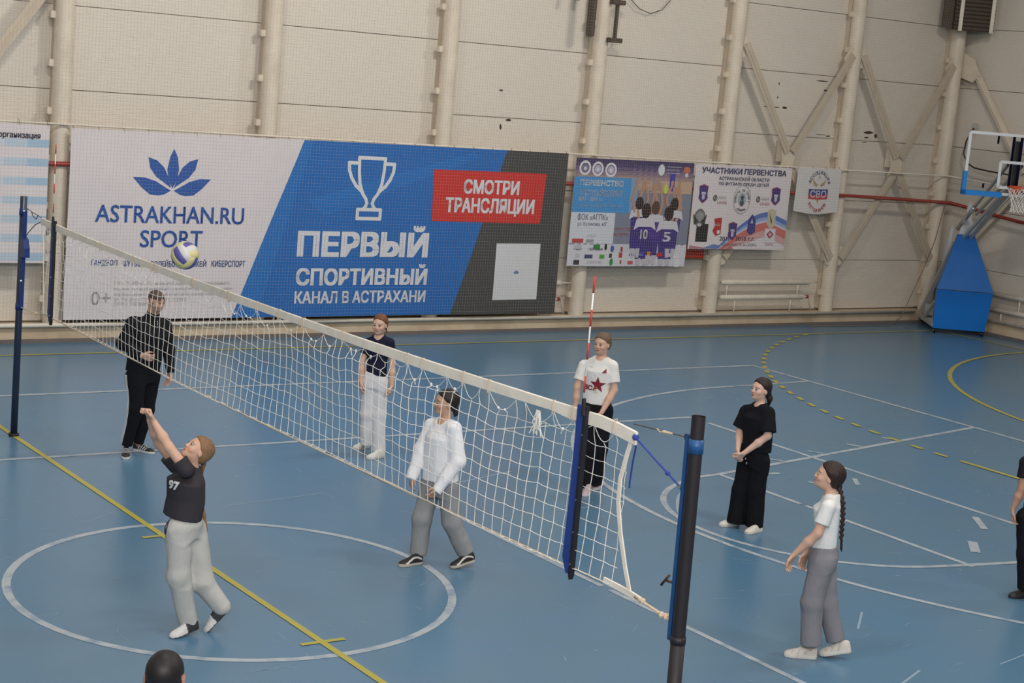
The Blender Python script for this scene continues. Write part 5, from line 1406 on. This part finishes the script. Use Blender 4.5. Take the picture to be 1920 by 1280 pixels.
    for s in 'AB':
        sh, el, wr_ = g['sh'+s], g['el'+s], g['wr'+s]
        T.cone(neck-w*.035*sc, sh-w*.004, .052*sc, sr[0]*.86*sc, .035)
        if cfg['sleeve'] == 'short':
            e = sh+(el-sh)*cfg.get('sl', .6); T.cone(sh-w*.006, e, sr[0]*.93*sc, sr[1]*sc, .03, cap1=True)
        else:
            T.cone(sh, el, sr[0]*sc, sr[1]*sc, .03); e = wr_+unit(wr_-el)*cfg.get('cuffx', .0); T.cone(el, e, sr[1]*sc, sr[2]*sc, .025, cap1=True)
    if cfg.get('collar'): T.cone(neck-w*.03, neck+unit(H-neck)*.070, .084*sc, .070*sc, .02, cap1=True)
    T.folds(cfg.get('tfold', .0035), cfg['seed']+9, 19)
    # clean hem, then open the neckline
    X = T.ax[0][:, None, None]-hem[0]; Y = T.ax[1][None, :, None]-hem[1]; Z = T.ax[2][None, None, :]-hem[2]
    if cfg['sleeve'] == 'short' or True:
        dist = (X*w[0]+Y*w[1]+Z*w[2]); rad = np.sqrt(np.maximum(X*X+Y*Y+Z*Z-dist**2, 0)); near = rad < (max(tw[0])+.035)*sc
        side_ok = dist < .0
        if cfg['sleeve'] == 'short': T.F = np.where(side_ok & near, np.maximum(T.F, -dist), T.F).astype(np.float32)
    if not cfg.get('collar'):
        T.cone(neck-w*.012+tf*.012, neck+w*.12+tf*.0, nr*1.26, nr*1.75, .022, cut=True)
    else: T.cone(neck+unit(H-neck)*.03, neck+unit(H-neck)*.12, nr*1.12, nr*1.25, .004, cut=True)
    top = sdf_object(cfg['topname'], T, M[cfg.get('topmat', 'cloth')], root, None, cfg['topcol'](dict(hem=hem, w=w, tl=tl, tf=tf, neck=neck)) if callable(cfg['topcol']) else flatcol(cfg['topcol']))
    for s in 'AB': shoe('shoe', root, g['heel'+s], g['toe'+s], cfg['shoe'])
    return root, dict(top=top, pants=pants, g=g, a=a, b=b, up=up, w=w, tl=tl, tf=tf, hem=hem, neck=neck, H=H, hp=hp, body=body)


JO = {
'man': dict(org=[0.905, 4.422, 0.0], yaw=-113.0,
   head=(0.155, -0.109, 1.668), neck=(0.14, -0.059, 1.493), shA=(-0.093, -0.091, 1.441), shB=(0.307, 0.0, 1.406), elA=(-0.173, -0.057, 1.213), wrA=(-0.055, -0.281, 1.124), tipA=(0.06, -0.351, 1.094), elB=(0.359, -0.022, 1.129), wrB=(0.356, -0.107, 0.892), tipB=(0.316, -0.112, 0.715), pel=(0.076, -0.032, 0.879), hem=(0.068, -0.029, 0.891), hipA=(-0.019, -0.079, 0.859), knA=(-0.011, -0.104, 0.523), anA=(-0.063, -0.028, 0.117), hipB=(0.173, -0.008, 0.838), knB=(0.157, -0.002, 0.477), anB=(0.106, 0.064, 0.111), heelA=(-0.023, 0.075, 0.0), toeA=(-0.171, -0.276, 0.0), heelB=(0.096, 0.15, 0.0), toeB=(0.231, -0.08, 0.0)),
'server': dict(org=[-0.865, -0.977, 0.0], yaw=-115.1,
   head=(0.004, -0.002, 1.418), neck=(-0.021, 0.01, 1.303), shA=(-0.116, -0.089, 1.303), shB=(-0.076, 0.179, 1.269), elA=(-0.223, -0.006, 1.457), wrA=(-0.311, 0.102, 1.636), tipA=(-0.347, 0.129, 1.76), elB=(-0.209, 0.219, 1.437), wrB=(-0.311, 0.168, 1.629), tipB=(-0.351, 0.175, 1.724), pel=(-0.049, 0.023, 0.84), hem=(-0.068, 0.032, 0.907), hipA=(-0.111, -0.014, 0.828), knA=(-0.102, -0.029, 0.476), anA=(0.008, -0.004, 0.103), hipB=(0.033, 0.051, 0.797), knB=(0.106, 0.005, 0.396), anB=(0.247, -0.05, 0.208), heelA=(0.072, -0.034, 0.042), toeA=(-0.151, -0.067, 0.0), heelB=(0.265, -0.069, 0.125), toeB=(0.185, -0.031, 0.022), tail0=(0.084, -0.006, 1.396), tail1=(0.078, 0.074, 1.207), tail2=(0.086, 0.07, 1.053), tail3=(0.107, 0.049, 0.901), tail4=(0.14, 0.023, 0.772)),
'navy': dict(org=[3.481, 3.749, 0.0], yaw=-121.0,
   head=(-0.017, -0.013, 1.475), neck=(-0.007, 0.004, 1.359), shA=(-0.09, 0.1, 1.282), shB=(0.089, -0.1, 1.314), elA=(-0.135, 0.104, 1.048), wrA=(-0.164, 0.064, 0.822), tipA=(-0.169, 0.031, 0.697), elB=(0.127, -0.1, 1.05), wrB=(0.118, -0.141, 0.802), tipB=(0.077, -0.151, 0.663), pel=(-0.014, 0.008, 0.865), hem=(-0.006, 0.004, 0.899), hipA=(-0.065, 0.039, 0.809), knA=(-0.061, 0.037, 0.455), anA=(-0.037, 0.046, 0.118), hipB=(0.038, -0.046, 0.823), knB=(0.03, -0.053, 0.471), anB=(0.042, -0.083, 0.062), heelA=(0.133, 0.284, 0.0), toeA=(-0.101, 0.228, 0.0), heelB=(0.059, -0.171, 0.0), toeB=(-0.184, -0.218, 0.0)),
'whitelong': dict(org=[1.95, -0.076, 0.0], yaw=-123.5,
   head=(-0.031, 0.021, 1.463), neck=(-0.025, 0.017, 1.32), shA=(-0.056, 0.193, 1.24), shB=(-0.014, -0.134, 1.285), elA=(-0.113, 0.219, 1.001), wrA=(-0.23, 0.152, 0.801), tipA=(-0.253, 0.144, 0.667), elB=(0.001, -0.193, 0.985), wrB=(-0.157, -0.184, 0.765), tipB=(-0.226, -0.162, 0.672), pel=(-0.027, 0.018, 0.734), hem=(-0.024, 0.016, 0.763), hipA=(-0.064, 0.102, 0.7), knA=(-0.135, 0.089, 0.404), anA=(-0.145, 0.096, 0.089), hipB=(0.007, -0.065, 0.738), knB=(0.055, -0.096, 0.409), anB=(0.202, -0.134, 0.129), heelA=(-0.131, 0.044, 0.0), toeA=(-0.381, 0.03, 0.0), heelB=(0.275, -0.182, 0.048), toeB=(0.043, -0.164, 0.0), tail0=(0.051, -0.01, 1.44), tail1=(0.067, -0.008, 1.374), tail2=(0.061, 0.008, 1.335)),
'jersey': dict(org=[4.947, 1.641, 0.0], yaw=-128.5,
   head=(-0.007, -0.02, 1.611), neck=(0.009, -0.007, 1.477), shA=(-0.106, 0.148, 1.377), shB=(0.083, -0.13, 1.417), elA=(-0.169, 0.134, 1.121), wrA=(-0.179, 0.117, 0.848), tipA=(-0.163, 0.091, 0.689), elB=(0.09, -0.173, 1.143), wrB=(-0.072, -0.198, 0.911), tipB=(-0.16, -0.154, 0.795), pel=(0.007, -0.005, 0.921), hem=(0.003, -0.002, 0.971), hipA=(-0.05, 0.04, 0.866), knA=(-0.034, 0.027, 0.47), anA=(-0.036, 0.028, 0.068), hipB=(0.077, -0.061, 0.882), knB=(0.063, -0.05, 0.482), anB=(0.116, 0.036, 0.088), heelA=(0.064, 0.045, 0.0), toeA=(-0.213, -0.204, 0.0), heelB=(0.356, 0.218, 0.0), toeB=(0.057, -0.016, 0.0)),
'black': dict(org=[5.678, -0.078, 0.0], yaw=-134.0,
   head=(-0.009, 0.009, 1.437), neck=(0.001, -0.001, 1.306), shA=(-0.016, 0.182, 1.199), shB=(-0.003, -0.136, 1.25), elA=(-0.056, 0.193, 0.984), wrA=(-0.165, 0.076, 0.811), tipA=(-0.205, 0.031, 0.714), elB=(-0.033, -0.191, 1.011), wrB=(-0.217, -0.069, 0.813), tipB=(-0.254, 0.009, 0.723), pel=(-0.003, 0.003, 0.754), hem=(0.012, -0.012, 0.814), hipA=(-0.014, 0.083, 0.693), knA=(-0.048, 0.088, 0.392), anA=(-0.086, 0.083, 0.072), hipB=(0.01, -0.079, 0.73), knB=(0.008, -0.077, 0.43), anB=(0.016, -0.085, 0.072), heelA=(-0.017, 0.127, 0.0), toeA=(-0.215, 0.147, 0.0), heelB=(0.079, -0.13, 0.0), toeB=(-0.164, -0.166, 0.0), tail0=(0.059, -0.029, 1.418), tail1=(0.083, -0.039, 1.355), tail2=(0.1, -0.027, 1.274)),
'braid': dict(org=[3.546, -3.254, 0.0], yaw=-136.8,
   head=(-0.056, 0.06, 1.47), neck=(-0.026, 0.028, 1.347), shA=(-0.141, -0.054, 1.285), shB=(0.062, 0.139, 1.225), elA=(-0.199, -0.037, 1.051), wrA=(-0.294, 0.094, 0.85), tipA=(-0.32, 0.151, 0.721), elB=(0.032, 0.185, 0.962), wrB=(-0.052, 0.201, 0.809), tipB=(-0.089, 0.211, 0.708), pel=(-0.035, 0.038, 0.841), hem=(-0.039, 0.042, 0.889), hipA=(-0.084, -0.012, 0.791), knA=(-0.124, 0.015, 0.464), anA=(-0.102, -0.008, 0.144), hipB=(0.028, 0.072, 0.754), knB=(0.059, 0.025, 0.44), anB=(0.124, -0.045, 0.163), heelA=(-0.041, -0.026, 0.0), toeA=(-0.25, 0.13, 0.0), heelB=(0.22, -0.146, 0.064), toeB=(0.035, 0.02, 0.0), tail0=(0.01, -0.011, 1.386), tail1=(0.019, -0.05, 1.292), tail2=(0.03, -0.061, 1.183), tail3=(0.033, -0.065, 1.045), tail4=(0.041, -0.073, 0.919)),
'edge': dict(org=[6.661, -2.819, 0.0], yaw=-143.3,
   head=(-0.034, 0.045, 1.539), neck=(-0.032, 0.043, 1.406), shA=(-0.171, 0.095, 1.302), shB=(0.146, -0.029, 1.312), elA=(-0.183, 0.078, 1.042), wrA=(-0.231, 0.109, 0.838), tipA=(-0.233, 0.095, 0.691), elB=(0.182, -0.077, 1.03), wrB=(0.107, -0.143, 0.802), tipB=(0.105, -0.141, 0.651), pel=(-0.005, 0.006, 0.796), hem=(-0.008, 0.011, 0.846), hipA=(-0.098, 0.048, 0.768), knA=(-0.074, 0.016, 0.421), anA=(-0.041, 0.004, 0.116), hipB=(0.092, -0.04, 0.776), knB=(0.128, -0.087, 0.431), anB=(0.16, -0.131, 0.161), heelA=(0.136, 0.017, 0.0), toeA=(-0.155, 0.088, 0.0), heelB=(0.493, 0.024, 0.0), toeB=(0.223, 0.086, 0.0)),
}
BLK, SKN = (.010, .010, .013), (.50, .29, .215)
WT = ((.175, .125), (.165, .12), (.175, .125), (.165, .10))
DN, IN = (0, 1, -.1), (-1, 0, 0)
# thumb direction / palm normal are given in (image right, towards camera, up)
p, q = person(JO['man'], 'man in a black jacket and black track pants with white side stripes', dict(
    tt=35, th=45, ph=-14, nr=.058, hs=1.0, bulk=1.15, skin=(.58, .34, .25), hair='buzz', hairc=(.025, .018, .015), topname='jacket', topcol=(.012, .012, .015), sleeve='long', collar=True,
    tw=((.185, .145), (.195, .155), (.215, .155), (.20, .115)), sr=(.085, .07, .045), pants=BLK, pr=(.105, .082, .062), wa=(.17, .125), shoe=dict(upper=(.02, .02, .022), sole=(.62, .62, .60), accent=(.6, .6, .6), kind='stripes', laces='print_white', min=.28, max=.30), stripes=True,
    handA=((.2, .3, 1), (0, -1, 0), .9), handB=((.6, .6, .2), (-1, .2, 0), .5), seed=1, bust=.01, over=.01))
child_mesh('wristwatch', MB().tube([q['g']['wrB']+V((0, 0, .0)), q['g']['wrB']+V((0, 0, .03))], .031, 12), M['chrome'], p)
child_mesh('zip', MB().tube([tuple(q['neck']+q['tf']*.085+q['w']*.0), tuple(q['neck']+q['tf']*.13-q['w']*.1)], .004, 5), M['chrome'], p)

p, q = person(JO['server'], 'girl in dark grey number 97 shirt and baggy grey joggers, both arms raised', dict(
    tt=-50, th=-70, ph=38, raised=True, nr=.046, s=.95, skin=(.63, .38, .27), hair='pony', hairc=(.27, .15, .075), tail_r=.019, topname='shirt', topcol=(.040, .035, .040), sleeve='short', sl=.42,
    bust=.032, tw=((.165, .138), (.16, .135), (.155, .135), (.14, .088)), sr=(.065, .072), pants=(.50, .485, .455), pr=(.112, .094, .076), wa=(.14, .112), pfold=.006, cuff=True, drawstring=True,
    shoe=dict(upper=(.03, .03, .035), sole=(.02, .02, .02), accent=(.60, .57, .56), kind='toe', laces='print_white', tall=.85, sole_t=.014), handA=((0, 1, .3), (-.3, 0, -1), 2.0), handB=((0, .6, .5), (0, 1, 0), 1.9), seed=2, hk=1.03, topmat='jersey_cloth', over=.015))
decal_text(p, q['top'], 'number', M['print_white'], '97', q['neck']-q['w']*.135-q['a']*.088, q['a']*.75-q['tl']*.25, q['w'], .066, .088, off=.05)

p, q = person(JO['navy'], 'auburn-haired girl in a dark navy tee and white trousers standing behind the net', dict(
    tt=-12, th=-22, ph=-6, nr=.043, s=.97, skin=(.66, .42, .31), hair='low', hairc=(.17, .06, .025), topname='shirt', topcol=(.010, .012, .035), sleeve='short', sl=.62,
    tw=((.128, .095), (.12, .09), (.135, .10), (.125, .085)), sr=(.055, .058), pants=(.70, .68, .69), pr=(.085, .083, .080), wa=(.130, .10), shoe=dict(upper=(.62, .59, .55), sole=(.55, .53, .5)), handA=((.3, 1, 0), (1, 0, 0), .7), handB=((-.3, 1, 0), (-1, 0, 0), .9), seed=3, topmat='jersey_cloth', hk=.98, over=.02))

p, q = person(JO['whitelong'], 'dark-haired girl in oversized white long-sleeved top and grey joggers behind the net', dict(
    tt=-45, th=-72, ph=-2, nr=.046, s=1.0, skin=(.56, .33, .22), hair='pony', hairc=(.022, .014, .012), tail_r=.022, topname='sweatshirt', topcol=(.84, .83, .85), sleeve='long',
    tw=((.175, .135), (.175, .14), (.165, .125), (.145, .095)), sr=(.068, .075, .048), cuffx=.06, pants=(.30, .30, .30), pr=(.098, .088, .080), wa=(.15, .115), shoe=dict(upper=(.018, .014, .016), sole=(.50, .45, .36), accent=(.62, .60, .55), kind='wave'), handA=((.3, 1, 0), (1, 0, 0), .6), handB=((-.3, .5, .5), (0, -1, 0), .6), seed=4, tfold=.0055, over=.015))

p, q = person(JO['jersey'], 'girl in white jersey with dark red star emblem and black trousers, behind near antenna', dict(
    tt=-18, th=-32, ph=-6, nr=.046, s=1.0, skin=(.64, .39, .28), hair='bun', hairc=(.16, .10, .06), topname='jersey', topcol=(.78, .75, .71), sleeve='short', sl=.70, hs=1.0,
    tw=((.150, .115), (.148, .115), (.158, .12), (.15, .095)), sr=(.062, .07), pants=BLK, pr=(.095, .088, .078), wa=(.15, .11), shoe=dict(upper=(.55, .42, .44), sole=(.62, .6, .6), accent=(.35, .15, .22), kind='mesh'), handA=((.3, 1, 0), (1, 0, 0), .9), handB=((.0, .6, .5), (0, -1, 0), .9), seed=5, topmat='jersey_cloth'))
c = q['neck']-q['w']*.30
decal_text(p, q['top'], 'star_emblem', M['print_red'], '', c-q['tl']*.03+q['w']*.02, -q['tl'], q['w'], .16, .17, verts=star_verts())
decal_text(p, q['top'], 'lettering', M['print_red'], 'ВС', c+q['tl']*.075-q['w']*.03, -q['tl'], q['w'], .055, .10, off=.05)
decal_text(p, q['top'], 'player_figure', M['gold'], 'K', c-q['tl']*.015-q['w']*.045, -q['tl'], q['w'], .07, .04, off=-.01)
decal_text(p, q['top'], 'crest', M['print_red'], '', q['neck']-q['w']*.13-q['tl']*.085, -q['tl'], q['w'], .045, .05, verts=([(0, 0), (1, 0), (.75, 1)], [(0, 1, 2)]))
decal_text(p, q['top'], 'small_lettering', M['lace'], 'volley', q['neck']-q['w']*.11+q['tl']*.07, -q['tl'], q['w'], .010, .045, off=0)

p, q = person(JO['black'], 'girl all in black, short-sleeved sweatshirt and wide trousers, hands clasped in front', dict(
    tt=-42, th=-48, ph=4, nr=.044, s=1.0, skin=(.68, .43, .33), hair='pony', hairc=(.025, .013, .011), tail_r=.03, topname='sweatshirt', topcol=BLK, sleeve='short', sl=.86,
    tw=((.155, .125), (.155, .125), (.155, .12), (.14, .095)), sr=(.075, .088), pants=(.008, .008, .010), pr=(.095, .090, .092), wa=(.15, .12), shoe=dict(upper=(.66, .62, .56), sole=(.6, .57, .52)), handA=((.2, 1, .3), (1, .2, 0), 1.2), handB=((-.3, .6, .8), (-.2, -1, 0), 1.2), seed=6, over=.03, lip=(.45, .12, .12), hk=1.02))
child_mesh('drawstring', MB().tube([tuple(q['hem']+q['tf']*.15-V((0, 0, .06))), tuple(q['hem']+q['tf']*.155-V((0, 0, .075)))], .004, 6).tube([tuple(q['hem']+q['tf']*.15+q['tl']*-.02-V((0, 0, .10))), tuple(q['hem']+q['tf']*.155+q['tl']*-.02-V((0, 0, .12)))], .004, 6), M['print_white'], p)

p, q = person(JO['braid'], 'girl with long dark braid, white tee and wide grey trousers, right of near post', dict(
    tt=-84, th=-86, ph=10, nr=.042, s=1.0, skin=(.64, .39, .28), hair='braid', hairc=(.030, .015, .012), topname='shirt', topcol=(.78, .77, .75), sleeve='short', sl=.68,
    tw=((.125, .098), (.120, .092), (.135, .108), (.13, .085)), sr=(.058, .062), bust=.022, pants=(.235, .225, .245), pr=dict(A=(.100, .088, .086), B=(.096, .080, .076)), wa=(.142, .108), shoe=dict(upper=(.62, .57, .50), sole=(.66, .62, .56), accent=(.50, .45, .38), kind='mesh', laces='print_white', sole_t=.034, tall=1.08), handA=((-.5, .9, .2), (0, 0, -1), .7), handB=((-.5, .5, .3), (0, 1, -.3), .8), seed=7, hk=1.05, over=.025, pfold=.003, topmat='jersey_cloth'))

p, q = person(JO['edge'], 'person in black cut off by the right edge of the view, one bare forearm hanging', dict(
    tt=-60, th=-70, ph=0, nr=.044, s=1.0, skin=(.45, .25, .17), hair='pony', hairc=(.03, .02, .015), topname='shirt', topcol=BLK, sleeve='short', sl=.6, topmat='jersey_cloth',
    tw=((.145, .11), (.14, .105), (.15, .115), (.14, .09)), sr=(.058, .062), pants=BLK, pr=(.095, .085, .075), shoe=dict(upper=(.035, .032, .03), sole=(.02, .02, .02)), handA=((.1, 1, 0), (1, 0, 0), .8), handB=((.2, 1, 0), (-1, 0, 0), .8), seed=8, st=.0075))

# spectator seen from behind at the lower edge
fx, fy = _f.x, _f.y; l_ = math.hypot(fx, fy); bx, by = -fx/l_, -fy/l_; ax, ay = -by, bx
def sj(r, bk, z): return (ax*r+bx*bk, ay*r+by*bk, z)
SP = dict(org=(-3.262, -5.888, 0), yaw=math.degrees(math.atan2(by, bx)), head=sj(.008, 0, 1.712), neck=sj(0, .01, 1.54), shA=sj(-.19, 0, 1.46), shB=sj(.19, 0, 1.46), elA=sj(-.24, .02, 1.16), wrA=sj(-.22, -.08, .9), tipA=sj(-.21, -.1, .73),
          elB=sj(.24, .02, 1.16), wrB=sj(.22, -.08, .9), tipB=sj(.21, -.1, .73), pel=sj(0, 0, .93), hem=sj(0, 0, .9), hipA=sj(-.1, 0, .88), knA=sj(-.11, -.02, .48), anA=sj(-.11, 0, .09), hipB=sj(.1, 0, .88), knB=sj(.11, -.02, .48), anB=sj(.11, 0, .09),
          heelA=sj(-.11, .07, 0), toeA=sj(-.13, -.2, 0), heelB=sj(.11, .07, 0), toeB=sj(.13, -.2, 0))
p, q = person(SP, 'person with dark cropped hair at the bottom edge, seen from behind', dict(
    tt=180, th=180, ph=-4, nr=.060, hs=1.12, skin=(.42, .20, .14), scalp=.01, hair='buzz', hairc=(.012, .011, .012), topname='jacket', topcol=(.02, .02, .025), sleeve='long', collar=False,
    tw=((.17, .13), (.175, .13), (.20, .14), (.18, .11)), sr=(.075, .06, .045), pants=(.02, .02, .03), pr=(.1, .08, .06), shoe=dict(upper=(.03, .03, .03), sole=(.5, .5, .5)), handA=((.2, -1, 0), (1, 0, 0), .6), handB=((-.2, -1, 0), (-1, 0, 0), .6), seed=9, st=.0062))
